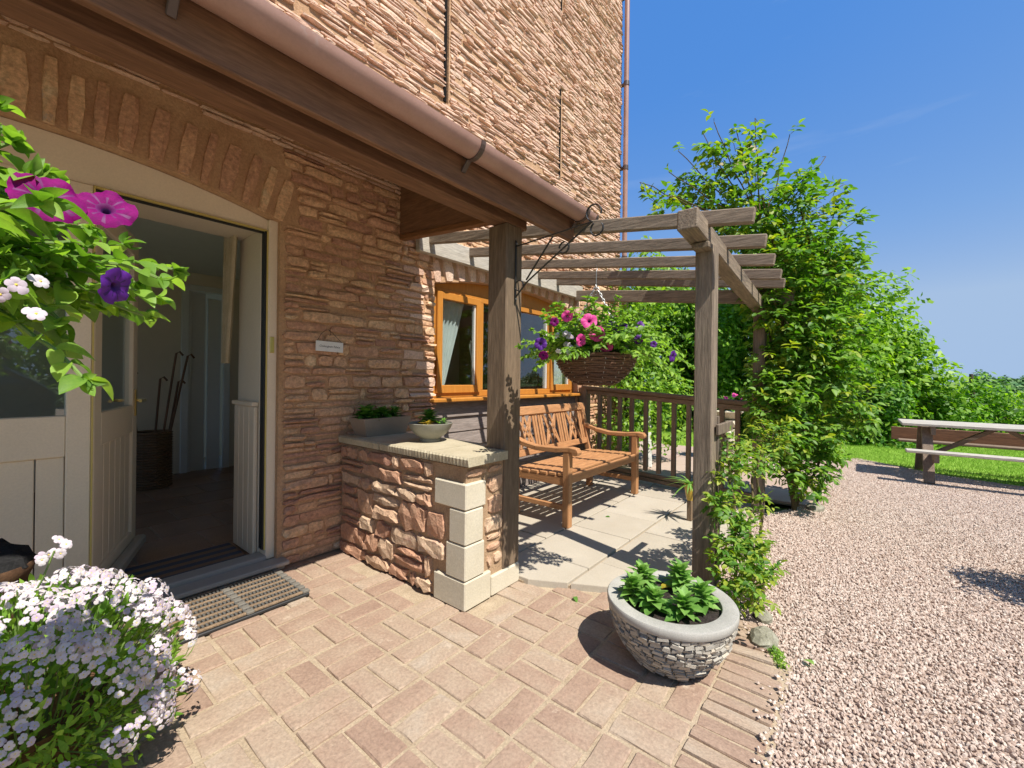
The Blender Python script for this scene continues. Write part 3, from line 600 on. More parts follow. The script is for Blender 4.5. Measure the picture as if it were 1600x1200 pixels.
for k in range(9):                                      # clay tile courses on top of the deck
    y0 = 1.5 + k * .144; z0 = 2.283 + (y0 - 1.35) * .3903 - .012
    b = MB(); b.bar((-1.6, y0 + .09, z0 + .05), (2.13, y0 + .09, z0 + .05), .19, .018, up=(0, -.33, 1)); b.build('tile_course', surf('clay_roof_tile', [(0, (.16, .08, .055)), (1, (.3, .15, .1))], k=.3, nscale=6) if k == 0 else bpy.data.materials['clay_roof_tile'], po)
b = MB(); b.prism([(1.68, 2.19), (2.79, 2.275), (2.79, 2.77), (1.68, 2.33)], lambda y, z, d: (d, y, z), 2.035, 2.06); b.build('end_panel', DARKW[1], po)
b = MB(); b.bar((2.05, 1.69, 2.2), (2.05, 2.775, 2.283), .06, .035); b.build('end_trim', wood('trim_timber', (.16, .07, .025), (.26, .12, .05), 1), po)
yc, zc, gr_ = 1.335, 2.23, .06; prof = []
for k in range(13): t = math.pi + math.pi * k / 12; prof.append((yc + gr_ * math.cos(t), zc + gr_ * math.sin(t)))
inner = [(yc + (y - yc) * .93, zc + (z - zc) * .93) for y, z in prof][::-1]; P = prof + inner; n = len(P)
b = MB(); b.add([(-1.6, y, z) for y, z in P] + [(2.4, y, z) for y, z in P], [(i, (i + 1) % n, n + (i + 1) % n, n + i) for i in range(n)])
b.add([(2.4, y, z) for y, z in prof], [tuple(range(13))]); gut = b.build('gutter', GUTTER, po, True)
gut.data.polygons.foreach_set('use_smooth', [len(p.vertices) == 4 for p in gut.data.polygons])
for x in (.3, 1.36, 2.3, -.8):
    b = MB(); V = []
    for xx in (x - .012, x + .012):
        for k in range(13): t = math.pi + math.pi * k / 12; V.append((xx, yc + .066 * math.cos(t), zc + .066 * math.sin(t)))
        for k in range(13): t = math.pi + math.pi * k / 12; V.append((xx, yc + .0615 * math.cos(t), zc + .0615 * math.sin(t)))
    F = []
    for k in range(12): F += [(k, k + 1, 27 + k, 26 + k), (13 + k, 39 + k, 40 + k, 14 + k), (k, 13 + k, 14 + k, k + 1), (26 + k, 27 + k, 40 + k, 39 + k)]
    b.add(V, F); b.bar((x, 1.36, 2.175), (x, 1.40, 2.13), .024, .012); b.build('gutter_bracket', BRKT, po)
b = MB(); V = [(2.4, yc + .063 * math.cos(math.pi + math.pi * k / 12), zc + .063 * math.sin(math.pi + math.pi * k / 12)) for k in range(13)]; V += [(2.425, y, z) for _, y, z in V]
b.add(V, [tuple(range(13, 26))] + [(k, k + 1, 14 + k, 13 + k) for k in range(12)]); b.build('gutter_end_cap', BRKT, po)

# ------------------------------------------------------------------ low garden wall beside the door
gw = thing('garden_wall', 'low rubble stone wall with pale cut quoins and slab coping', 'wall', (1.75, 2.15, 0))
MB().b(1.572, 1.94, 1.568, 2.78, 0, .735, .002).build('wall_core', MORTAR, gw)
fx = lambda u, v, d: (1.572 - d, u, v); fy = lambda u, v, d: (u, 1.568 - d, v)
QL = [(1.79, .0, .148), (1.695, .153, .332), (1.672, .337, .512), (1.79, .517, .652)]
QR = [(1.755, .01, .148), (1.70, .153, .332), (1.688, .337, .512), (1.706, .517, .652)]
for (ye, z0, z1), (xe, _, _) in zip(QL, QR): MB().b(1.552, xe, 1.548, ye, z0, z1, .006).build('quoin', QUOIN, gw)
MB().b(1.762, 2.01, 1.55, 1.72, 0, .11, .006).build('plinth_block', QUOIN, gw)
def h1(u, v):
    for ye, z0, z1 in QL:
        if z0 - .01 < v < z1 + .01 and u < ye + .012: return True
    return False
def h2(u, v):
    for xe, z0, z1 in QR:
        if z0 - .01 < v < z1 + .01 and u < xe + .012: return True
    return v < .12 or u > 1.85
for r_ in courses(1.56, 2.77, .0, .73, (.07, .185), (.1, .28), h1, .011): mb = MB(); stoneblock(mb, *r_, rng.uniform(.014, .036), fx, .02); mb.build('rubble_stone', STONE_GW, gw)
for r_ in courses(1.56, 1.86, .0, .73, (.07, .12), (.08, .2), h2, .016): mb = MB(); stoneblock(mb, *r_, rng.uniform(.01, .018), fy, .014); mb.build('rubble_stone', STONE_GW, gw)
for y0, y1 in ((1.525, 1.83), (1.836, 2.30), (2.306, 2.775)):
    bk = lambda y: 1.858 if y < 1.712 else 1.96
    b = MB(); n = int((y1 - y0) / .013); V = []; F = []
    for i in range(n + 1):                                # tooled front edge
        y = y0 + (y1 - y0) * i / n; e = .004 * (i % 2) + rng.uniform(0, .002)
        V += [(1.545 + e, y, .745), (1.538 + e, y, .782), (1.552, y, .792)]
        V += [(bk(y), y, .792), (bk(y), y, .745)]
    for i in range(n):
        for k in range(4): F.append((i * 5 + k, i * 5 + k + 1, i * 5 + 6 + k, i * 5 + 5 + k))
        F.append((i * 5 + 4, i * 5, i * 5 + 5, i * 5 + 9))
    F += [(0, 1, 2, 3, 4), tuple(n * 5 + k for k in (4, 3, 2, 1, 0))]
    b.add(V, F); b.build('coping_stone', COPING, gw)
MB().b(1.95, 2.0, 1.7, 2.79, .03, .735, .002).build('wall_core', MORTAR, gw)

# ------------------------------------------------------------------ pergola
pg = thing('pergola', 'weathered grey oak pergola over the patio', 'pergola', (3.6, 1.7, 0))
MB().b(2.482, 2.592, .612, .708, 0, 1.945, .006).build('post', GREYW[2], pg)
MB().b(4.44, 4.55, .655, .75, -.02, 1.85, .006).build('post', GREYW[2], pg)
b = MB(); b.bar((2.2, .668, 2.005), (4.72, .725, 1.885), .1, .105, ch=.006); b.build('front_beam', GREYW[0], pg)
MB().b(2.40, 2.48, .615, .705, 1.905, 1.94, .005).build('brace_block', GREYW[0], pg)
MB().b(2.17, 4.76, 2.71, 2.765, 2.205, 2.365, .006).build('wall_plate', PLATEW, pg)
RW = [2.285, 2.745, 3.27, 3.80, 4.17]; RT = [2.44, 2.90, 3.35, 3.80, 4.12]
for i, (a, c) in enumerate(zip(RW, RT)):
    b = MB(); b.bar((a, 2.72, 2.325), (c, .41 + .015 * i, 2.035 - .008 * i), .045, .078, ch=.006); b.build('rafter', GREYW[1], pg)
b = MB(); b.bar((4.62, 2.72, 2.23), (4.6, .45, 1.96), .05, .13, ch=.006); b.build('rafter', GREYW[1], pg)
b = MB(); b.b(2.594, 2.625, .605, .635, .02, 1.0, .004); b.b(2.53, 2.86, .585, .604, .9, .96, .004); b.b(2.66, 2.685, .61, .635, .02, .9, .004); b.b(2.626, 2.659, .615, .63, .5, .54, .003); b.b(2.626, 2.659, .615, .63, .72, .76, .003); b.build('side_batten', GREYW[2], pg)

# ------------------------------------------------------------------ railing
ra = thing('wooden_railing', 'brown timber balustrade with square balusters along the far patio edge', 'railing', (4.7, 1.75, 0))
rp = lambda y, z0: (4.5 + .35 * (y - .7) / 2.05, y, z0 + .055 * (y - .72))
b = MB(); b.bar(rp(2.74, .985), rp(.66, .985), .095, .042, ch=.008); b.build('top_rail', RAILW[1], ra)
b = MB(); b.bar(rp(2.74, .935), rp(.66, .935), .05, .05, ch=.004); b.build('top_rail', RAILW[1], ra)
for z in (.085, .135): b = MB(); b.bar(Vector((rp(2.74, 0).x if False else rp(2.74, 0)[0], 2.74, z)), Vector((rp(.66, 0)[0], .66, z)), .05, .04, ch=.004); b.build('bottom_rail', RAILW[1], ra)
y = .60
for y in (2.48, 2.34, 2.19, 2.03, 1.85, 1.69, 1.52, 1.36, 1.195, 1.03, .885):
    b = MB(); a, c = rp(y, .12), rp(y, .925); b.b(a[0] - .022, a[0] + .022, y - .022, y + .022, a[2], c[2], .003); b.build('baluster', RAILW[2], ra)
MB().b(4.79, 4.9, 2.66, 2.77, .03, 1.09, .006).build('rail_post', RAILW[2], ra)

# ------------------------------------------------------------------ bench
be = thing('garden_bench', 'varnished hardwood bench with lattice back against the window wall', 'bench', (3.56, 2.05, .03))
bx0, bx1, by0, by1, bz = 2.87, 4.245, 1.74, 2.32, .03
for x in (bx0, bx1 - .06):
    b = MB(); b.b(x, x + .06, by0, by0 + .06, bz, .625, .006); b.build('leg', TEAK[2], be)
    b = MB(); b.bar((x + .03, by1 - .03, bz), (x + .03, by1 - .02, .43), .06, .06, ch=.006); b.bar((x + .03, by1 - .02, .42), (x + .03, by1 + .1, .93), .06, .055, ch=.006); b.build('leg', TEAK[2], be)
    b = MB(); b.b(x + .012, x + .048, by0 + .06, by1 - .05, .16, .2, .004); b.build('stretcher', TEAK[1], be)
    b = MB(); b.b(x + .008, x + .052, by0 + .06, by1 - .04, .355, .425, .004); b.build('side_rail', TEAK[1], be)
    b = MB(); pts = [(by1 + .03, .70), (by1 - .1, .655), (by1 - .25, .628), (by0 + .12, .632), (by0 - .0, .648), (by0 - .055, .64)]
    for (ya, za), (yb, zb) in zip(pts, pts[1:]): b.bar((x + .03, ya + .008, za), (x + .03, yb - .008, zb), .065, .04, ch=.006)
    b.tube([(x - .002, by0 - .05, .628), (x + .062, by0 - .05, .628)], .026, 10); b.build('armrest', TEAK[1], be)
MB().b(bx0 + .06, bx1 - .06, by0 + .012, by0 + .04, .37, .44, .004).build('front_rail', TEAK[0], be)
for k in range(6):
    y0 = by0 + .04 + k * .088; MB().b(bx0 + .005, bx1 - .005, y0 + (.02 if k == 0 else 0), y0 + .07, .43 - .003 * k, .452 - .003 * k, .004).build('seat_slat', TEAK[0], be)
yb = lambda z: by1 - .02 + .12 * (z - .42) / .51
b = MB(); b.bar((bx0 - .02, yb(.88), .895), (bx1 + .02, yb(.88), .895), .04, .085, up=(0, .23, 1), ch=.012); b.build('back_top_rail', TEAK[0], be)
b = MB(); b.bar((bx0 + .05, yb(.53), .53), (bx1 - .05, yb(.53), .53), .03, .06, up=(0, .23, 1)); b.build('back_bottom_rail', TEAK[0], be)
def bslat(x, xa, nm='back_slat', wd=.03): b = MB(); b.bar((x, yb(.56), .558), (xa, yb(.855), .856), .014, wd, up=(1, 0, 0), ch=.003); b.build(nm, TEAK[2], be)
Wb = (bx1 - bx0 - .12)
for pnl in range(3):
    xa = bx0 + .06 + pnl * Wb / 3; xb = xa + Wb / 3
    for x in (xa + .025, xa + .065, xb - .065, xb - .025): bslat(x, x)
    l, r_ = xa + .1, xb - .1; w3 = (r_ - l)
    for q in (0, .5): bslat(l + q * w3, l + (q + .5) * w3, 'lattice_bar', .024); bslat(l + (q + .5) * w3, l + q * w3, 'lattice_bar', .024)
    bslat(l, r_, 'lattice_bar', .024); bslat(r_, l, 'lattice_bar', .024)

# ------------------------------------------------------------------ stone chip bowl planter
bc = Vector((1.87, .62, 0)); bo = thing('bowl_planter', 'round planter clad in grey slate chips with smooth rim', 'planter', bc)
sr = lambda z: .115 + (.245 - .115) * math.sin(min(1, max(0, z / .235)) * math.pi / 2) ** .8
b = MB(); b.lathe([(.11, 0)] + [(sr(z) - .008, z) for z in np.linspace(0.005, .235, 10)], 32, bc, True); b.build('bowl', surf('bowl_cement', [(0, (.1, .09, .075)), (1, (.2, .17, .13))], k=0, nscale=10), bo, True)
b = MB(); b.lathe([(.245, .228), (.261, .229), (.264, .233), (.265, .258), (.261, .263), (.207, .264), (.203, .261), (.2, .2)], 64, bc); b.build('rim', GRANITE, bo, True)
b = MB(); b.lathe([(.205, .236), (.15, .246), (.1, .24), (.05, .248), (.01, .244)], 20, bc, False, True); b.build('soil', SOIL, bo)
chips = []; z = .012
while z < .225:
    hh = rng.uniform(.012, .02); r0 = sr(z + hh / 2); t = rng.random()
    while t < 2 * math.pi + .0:
        wd = rng.uniform(.022, .05); t += wd / r0 / 2
        slope = math.atan2(sr(z + hh) - sr(z), hh)
        nrm = Vector((math.cos(t) * math.cos(slope), math.sin(t) * math.cos(slope), -math.sin(slope)))
        tan = Vector((-math.sin(t), math.cos(t), 0)); m3 = Matrix((tan, nrm, tan.cross(nrm))).transposed() @ Matrix.Rotation(rng.uniform(-.35, .35), 3, 'Y') @ Matrix.Rotation(rng.uniform(-.3, .3), 3, 'X')
        chips.append(Matrix.Translation(bc + Vector((r0 * math.cos(t), r0 * math.sin(t), z + hh / 2))) @ (m3 @ Matrix.Diagonal((wd * .95, rng.uniform(.012, .036), hh * rng.uniform(.65, 1.1)))).to_4x4())
        t += wd / r0 / 2
    z += hh
cm = MB(); V = []
for sx, sy, sz in ((-1, -1, -1), (1, -1, -1), (1, 1, -1), (-1, 1, -1), (-1, -1, 1), (1, -1, 1), (1, 1, 1), (-1, 1, 1)): V.append((sx * .5 * (1 - .12 * (sy > 0)) + rng.uniform(-.07, .07), sy * .5 + rng.uniform(-.06, .06), sz * .5 * (1 - .15 * (sy > 0)) + rng.uniform(-.1, .1)))
cm.add(V, [(0, 3, 2, 1), (4, 5, 6, 7), (0, 1, 5, 4), (1, 2, 6, 5), (2, 3, 7, 6), (3, 0, 4, 7)]); chipm = cm.mesh('slate_chip', SLATE)
chips = [c for c in chips]; scatter_parts(chipm, 'slate_chip', chips, bo, SLATE, 290)
bleaf = leaf_mesh('leaf', LBED, 5, .52, .3, .2, .9)
def rosette(name, label, at, n, h, size, me, group, spread=1.0, cat='plant'):
    th = thing(name, label, cat, at, group); p = Vector(at)
    b = MB(); b.tube([p, p + Vector((rng.uniform(-.01, .01), 0, h))], .004, 5); b.build('stem', STEMG, th)
    for i in range(n):
        f = i / n; a = i * 2.4 + rng.uniform(-.3, .3); el = (.15 + 1.0 * f) ; d = Vector((math.cos(a) * math.cos(el) * spread, math.sin(a) * math.cos(el) * spread, math.sin(el)))
        inst(me, 'leaf', th, mtx(p + Vector((0, 0, h * (.15 + .85 * f))), d, s=size * rng.uniform(.75, 1.15) * (1.1 - .4 * f), roll=rng.uniform(-.3, .3)))
    return th
for k, (dx, dy, lb) in enumerate(((-.09, .125, 'young leafy bedding plant at the back left of the slate bowl'), (.05, .145, 'young leafy bedding plant at the back of the slate bowl, beside the yellow leaf'), (.15, -.0, 'tallest young bedding plant at the right rim of the slate bowl'), (-.115, .03, 'small young bedding plant at the left rim of the slate bowl'), (-.085, -.085, 'young bedding plant with broad round leaves at the front left of the bowl'), (.04, -.12, 'bushy young bedding plant at the front right of the slate bowl'))):
    rosette('bedding_plant', lb, bc + Vector((dx, dy, .238)), 34, [.085, .085, .1, .08, .08, .09][k], .078, bleaf, 'young plants in the slate bowl')
b = MB(); lm = leaf_mesh('leaf', LYEL, 5, .6, .5, .2); ob = bpy.data.objects.new('fallen_leaf', lm); COL.objects.link(ob); ob.matrix_basis = mtx(bc + Vector((.09, .07, .245)), (.6, -.5, .5), s=.06); tag(ob, 'withered yellow leaf lying among the plants in the slate bowl', 'leaf')

# ------------------------------------------------------------------ pots on the coping
tp = thing('trough_planter', 'taupe rectangular trough with green plants on the coping against the wall', 'planter', (1.78, 2.64, .792))
b = MB(); zb, zt = .792, .915; A = [(1.625, 2.565), (1.945, 2.565), (1.945, 2.71), (1.625, 2.71)]; B = [(1.59, 2.545), (1.975, 2.545), (1.975, 2.73), (1.59, 2.73)]; Ci = [(1.602, 2.557), (1.963, 2.557), (1.963, 2.718), (1.602, 2.718)]
V = [(x, y, zb) for x, y in A] + [(x, y, zt) for x, y in B] + [(x, y, zt) for x, y in Ci] + [(x, y, zt - .03) for x, y in Ci]
b.add(V, [(0, 3, 2, 1)] + [(i, (i + 1) % 4, 4 + (i + 1) % 4, 4 + i) for i in range(4)] + [(4 + i, 4 + (i + 1) % 4, 8 + (i + 1) % 4, 8 + i) for i in range(4)] + [(8 + i, 8 + (i + 1) % 4, 12 + (i + 1) % 4, 12 + i) for i in range(4)]); b.build('trough', POTG, tp)
b = MB(); b.add([(x, y, zt - .025) for x, y in Ci], [(0, 1, 2, 3)]); b.build('soil', SOIL, tp)
dleaf = leaf_mesh('leaf', LDARK, 5, .65, .3, .2, .8)
for k, (x, n, s) in enumerate(((1.67, 30, .105), (1.79, 22, .085), (1.9, 20, .075))): rosette('primrose', ('large leafy primrose in the left end of the taupe trough', 'small primrose in the middle of the taupe trough', 'dark sparse primrose in the right end of the taupe trough')[k], (x, 2.64, .9), n, .055, s, dleaf, 'plants in the taupe trough', 1.2)
gp = thing('bowl_pot', 'round grey glazed bowl pot with mixed plants on the coping', 'pot', (1.8, 2.12, .792))
b = MB(); b.lathe([(.062, 0), (.066, .012), (.06, .02), (.1, .05), (.128, .085), (.142, .118), (.136, .12), (.122, .088), (.1, .07), (0.001, .07)], 32, (1.8, 2.12, .792), True); b.build('bowl', BOWLG, gp, True)
b = MB(); b.lathe([(.13, .105), (.001, .11)], 20, (1.8, 2.12, .792)); b.build('soil', SOIL, gp)
sleaf = leaf_mesh('leaf', LYEL, 4, .3, .5, .1); lleaf = leaf_mesh('leaf', LBED, 4, .4, .3, .1)
rosette('heuchera', 'dark leaved plant at the back of the grey bowl pot', (1.84, 2.18, .895), 26, .07, .08, dleaf, 'plants in the grey bowl pot', 1.2)
rosette('withered_plant', 'straw coloured withered plant at the front of the grey bowl pot', (1.74, 2.08, .898), 16, .02, .055, sleaf, 'plants in the grey bowl pot', 1.3)
rosette('viola', 'small light green plant at the right of the grey bowl pot', (1.86, 2.06, .898), 18, .03, .04, lleaf, 'plants in the grey bowl pot', 1.2)

# ------------------------------------------------------------------ house name sign
sg = thing('name_sign', 'small white house name plaque hanging on the stone wall', 'sign', (1.455, 2.755, 1.36))
rs = Matrix.Rotation(R(1.5), 3, 'Y')
b = MB(); b.box((1.458, 2.752, 1.397), (.19, .008, .068), rs, .002); b.build('plaque', plain('white_plaque', (.78, .77, .74), .5), sg)
b = MB(); b.tube([(1.372, 2.752, 1.43), (1.40, 2.755, 1.478), (1.43, 2.757, 1.505), (1.452, 2.757, 1.51), (1.468, 2.757, 1.49), (1.46, 2.757, 1.468)], .0016, 5); b.tube([(1.455, 2.757, 1.508), (1.48, 2.756, 1.49), (1.545, 2.752, 1.428)], .0016, 5); b.build('hanging_wire', IRON, sg)
fc = bpy.data.curves.new('lettering', 'FONT'); fc.body = 'Chelengham Palace'; fc.size = .0205; fc.align_x = 'CENTER'; fc.align_y = 'CENTER'; fc.extrude = .0003
to = bpy.data.objects.new('lettering', fc); COL.objects.link(to); dg = bpy.context.evaluated_depsgraph_get(); dg.update(); me = bpy.data.meshes.new_from_object(to.evaluated_get(dg)); bpy.data.objects.remove(to)
me.materials.clear(); me.materials.append(plain('grey_lettering', (.12, .12, .13), .6)); ob = bpy.data.objects.new('lettering', me); COL.objects.link(ob); ob.parent = sg
ob.matrix_basis = Matrix.Translation((.003, -.0075, .037)) @ rs.to_4x4() @ Matrix.Rotation(R(90), 4, 'X') @ Matrix.Diagonal((.9, 1, 1, 1))

# ------------------------------------------------------------------ door mats and hall things
dm = thing('doormat', 'ribbed tan and black outdoor doormat on the bricks before the threshold', 'doormat', (.6, 2.53, 0))
MB().b(.02, 1.13, 2.315, 2.74, .002, .018, .004).build('rubber_base', BLACKM, dm)
TAN = surf('tan_mat_strip', [(0, (.15, .1, .06)), (1, (.27, .19, .12))], k=.5, nscale=30, speck=.35, bump=.8)
nub = MB()
for k in range(8):
    y = 2.335 + k * .054; MB().b(.03, 1.11, y - .0085, y + .0085, .018, .03, .003).build('mat_strip', TAN, dm)
    if k < 7:
        for i in range(62): nub.b(.04 + i * .0173, .05 + i * .0173, y + .0145, y + .0395, .018, .03, .001)
nub.build('mat_nubs', plain('dark_mat_nub', (.1, .095, .085), .8), dm)['kind'] = 'stuff'
GSP = plain('grey_mat_spacer', (.16, .145, .12), .85)
for x in (.1, .5, .84, 1.115):
    for k in range(8): MB().b(x - .018, x + .018, 2.318 + k * .054, 2.352 + k * .054, .018, .034, .005).build('mat_spacer', GSP, dm)
im = thing('striped_mat', 'brown and navy striped mat just inside the door', 'doormat', (.75, 3.15, .04))
for k in range(8): MB().b(.36, 1.07, 2.95 + k * .05, 2.995 + k * .05, .039, .05, .002).build('mat_stripe', plain('navy_pile', (.07, .08, .11), .95) if k % 2 else plain('brown_pile', (.22, .14, .09), .95), im)
wb = thing('wicker_basket', 'tall wicker basket holding walking sticks in the dim hall', 'basket', (1.1, 5.65, .04))
b = MB()
for k in range(22): z = .05 + k * .026; b.tube([(1.1 + (.155 + .004 * (i % 2)) * math.cos(i * math.pi / 10), 5.65 + (.155 + .004 * (i % 2)) * math.sin(i * math.pi / 10), z) for i in range(21)], .014, 4, False)
b.build('weave', surf('hall_wicker', [(0, (.14, .08, .045)), (1, (.26, .16, .09))], k=.3), wb)
stk = [((1.02, 5.6), (.9, 5.55, 1.22), 'leftmost walking stick leaning out of the hall basket'), ((1.12, 5.6), (1.28, 5.6, 1.42), 'pale topped walking stick leaning right in the hall basket'), ((1.16, 5.66), (1.4, 5.68, 1.4), 'longest walking stick leaning towards the inner door'), ((1.1, 5.68), (1.17, 5.7, 1.15), 'short upright walking stick in the hall basket'), ((1.18, 5.7), (1.33, 5.72, 1.12), 'dark stick with crook handle at the right of the hall basket')]
for (x, y), e, lb in stk: b = MB(); e = Vector(e); b.tube([(x, y, .08), e, e + Vector((.03, 0, .02)), e + Vector((.06, 0, -.02))], .011, 6); tag(b.build('walking_stick', DARKW[2]), lb, 'walking stick', 'walking sticks in the hall basket')
rd = thing('radiator', 'white ribbed radiator on the hall wall behind the door reveal', 'radiator', (1.98, 5.3, .05))
for k in range(16): MB().b(1.96, 2.0, 4.95 + k * .05, 4.985 + k * .05, .12, .56, .01).build('radiator_fin', WHITE, rd)
MB().b(1.95, 2.03, 4.93, 5.76, .56, .585, .006).build('top_grille', WHITE, rd)
def curtain(name, label, x0, x1, y, z0, z1, mat, taper, folds=7, amp=.018, ax='x', group=None):
    b = MB(); nx, nz = folds * 6, 14; V = []
    for j in range(nz + 1):
        t = j / nz; z = z1 + (z0 - z1) * t
        for i in range(nx + 1):
            u = i / nx; xx = x0 + (x1 - x0) * u * (1 - taper * t); V.append((xx, y + amp * math.sin(u * folds * 2 * math.pi), z) if ax == 'x' else (y + amp * math.sin(u * folds * 2 * math.pi), xx, z))
    b.add(V, [(j * (nx + 1) + i, j * (nx + 1) + i + 1, (j + 1) * (nx + 1) + i + 1, (j + 1) * (nx + 1) + i) for j in range(nz) for i in range(nx)])
    return tag(b.build(name, mat, None, True, False), label, 'curtain', group)
curtain('curtain', 'white sheer curtain gathered at the left side of the window', 2.53, 2.92, 2.965, 1.04, 1.94, CURT, .72, group='curtains in the window')
curtain('curtain', 'white tied back curtain at the right side of the window', 4.78, 4.38, 2.965, 1.04, 1.94, CURT, .3, group='curtains in the window')
curtain('curtain', 'beige patterned door curtain hanging inside the doorway', 3.42, 3.18, 1.045, 1.28, 2.2, CURTB, .6, 4, .02, 'y')

# ------------------------------------------------------------------ hanging baskets, bracket, petunias
pleaf = leaf_mesh('leaf', LPET, 7, .62, .35, .25, .95); pleaf2 = leaf_mesh('leaf', LPET, 7, .56, .75, .3, 1.0)
def petunia_flower(name, m1, m2, m3):
    b = MB(); n = 40; rings = [(.05, -.7), (.1, -.4), (.17, -.16), (.32, -.03), (.6, .03), (.85, .03), (1.0, -.03)]; V = []; ph = rng.random() * 6
    for ri, (r_, z) in enumerate(rings):
        f = max(0, ri - 2) / 4
        for k in range(n):
            t = 2 * math.pi * k / n; lobe = 1 + f * (.1 * abs(math.cos(2.5 * t)) ** .5 - .05); cup = f * f * (.09 * math.cos(5 * t) + .05 * math.sin(8 * t + ph) + .035 * math.sin(17 * t + ph * 2)) + rng.uniform(-.012, .012) * f
            V.append((r_ * lobe * math.cos(t), r_ * lobe * math.sin(t), z + cup))
    b.v = V; b.r = [0] * len(V)
    for ri in range(6):
        for k in range(n): b.f.append((ri * n + k, ri * n + (k + 1) % n, (ri + 1) * n + (k + 1) % n, (ri + 1) * n + k)); b.m.append(1 if ri < 2 else 2 if ri == 2 or (ri == 3 and k % 4 == 0) or (ri == 4 and k % 8 == 4) else 0)
    return b.mesh(name, [m1, m2, m3], True, fix=False)
MAGV = plain('magenta_vein', (.13, .002, .1), .65, trans=.15); PURV = plain('violet_vein', (.045, .006, .12), .65, trans=.15); PINKV = plain('pink_vein', (.45, .015, .16), .65, trans=.15)
PF = {'magenta': petunia_flower('flower', MAG, PURD, MAGV), 'pink': petunia_flower('flower', PINKT, PURD, PINKV), 'violet': petunia_flower('flower', PUR, PURD, PURV)}
def face(p, d, s, roll=0.0):                             # flower looking along d
    z = Vector(d).normalized(); x = z.orthogonal().normalized(); y = z.cross(x); m = Matrix((x, y, z)).transposed() @ Matrix.Rotation(roll, 3, 'Z')
    return Matrix.Translation(Vector(p)) @ (m * s).to_4x4()
def small_white(name, m1, m2):
    b = MB()
    for k in range(5):
        a = k * 1.2566; sz = 1.2 if k == 0 else .92; V = []
        for t, ww, z in ((.1, .08, 0), (.4, .34, .1), (.7, .46, .08), (.92, .34, .0), (1.02, .1, -.06)):
            for s in (-1, 0, 1): x, y = t * sz, s * ww * sz; V.append((x * math.cos(a) - y * math.sin(a), x * math.sin(a) + y * math.cos(a), z + (.05 if s == 0 else 0)))
        b.cur = 0; b.add(V, [(q * 3 + e, q * 3 + 3 + e, q * 3 + 4 + e, q * 3 + 1 + e) for q in range(4) for e in (0, 1)])
    b.cur = 1; b.lathe([(.17, .02), (.1, .13), (.01, .17)], 6); return b.mesh(name, [m1, m2], True, fix=False)
NF = small_white('flower', LILAC, YEL)
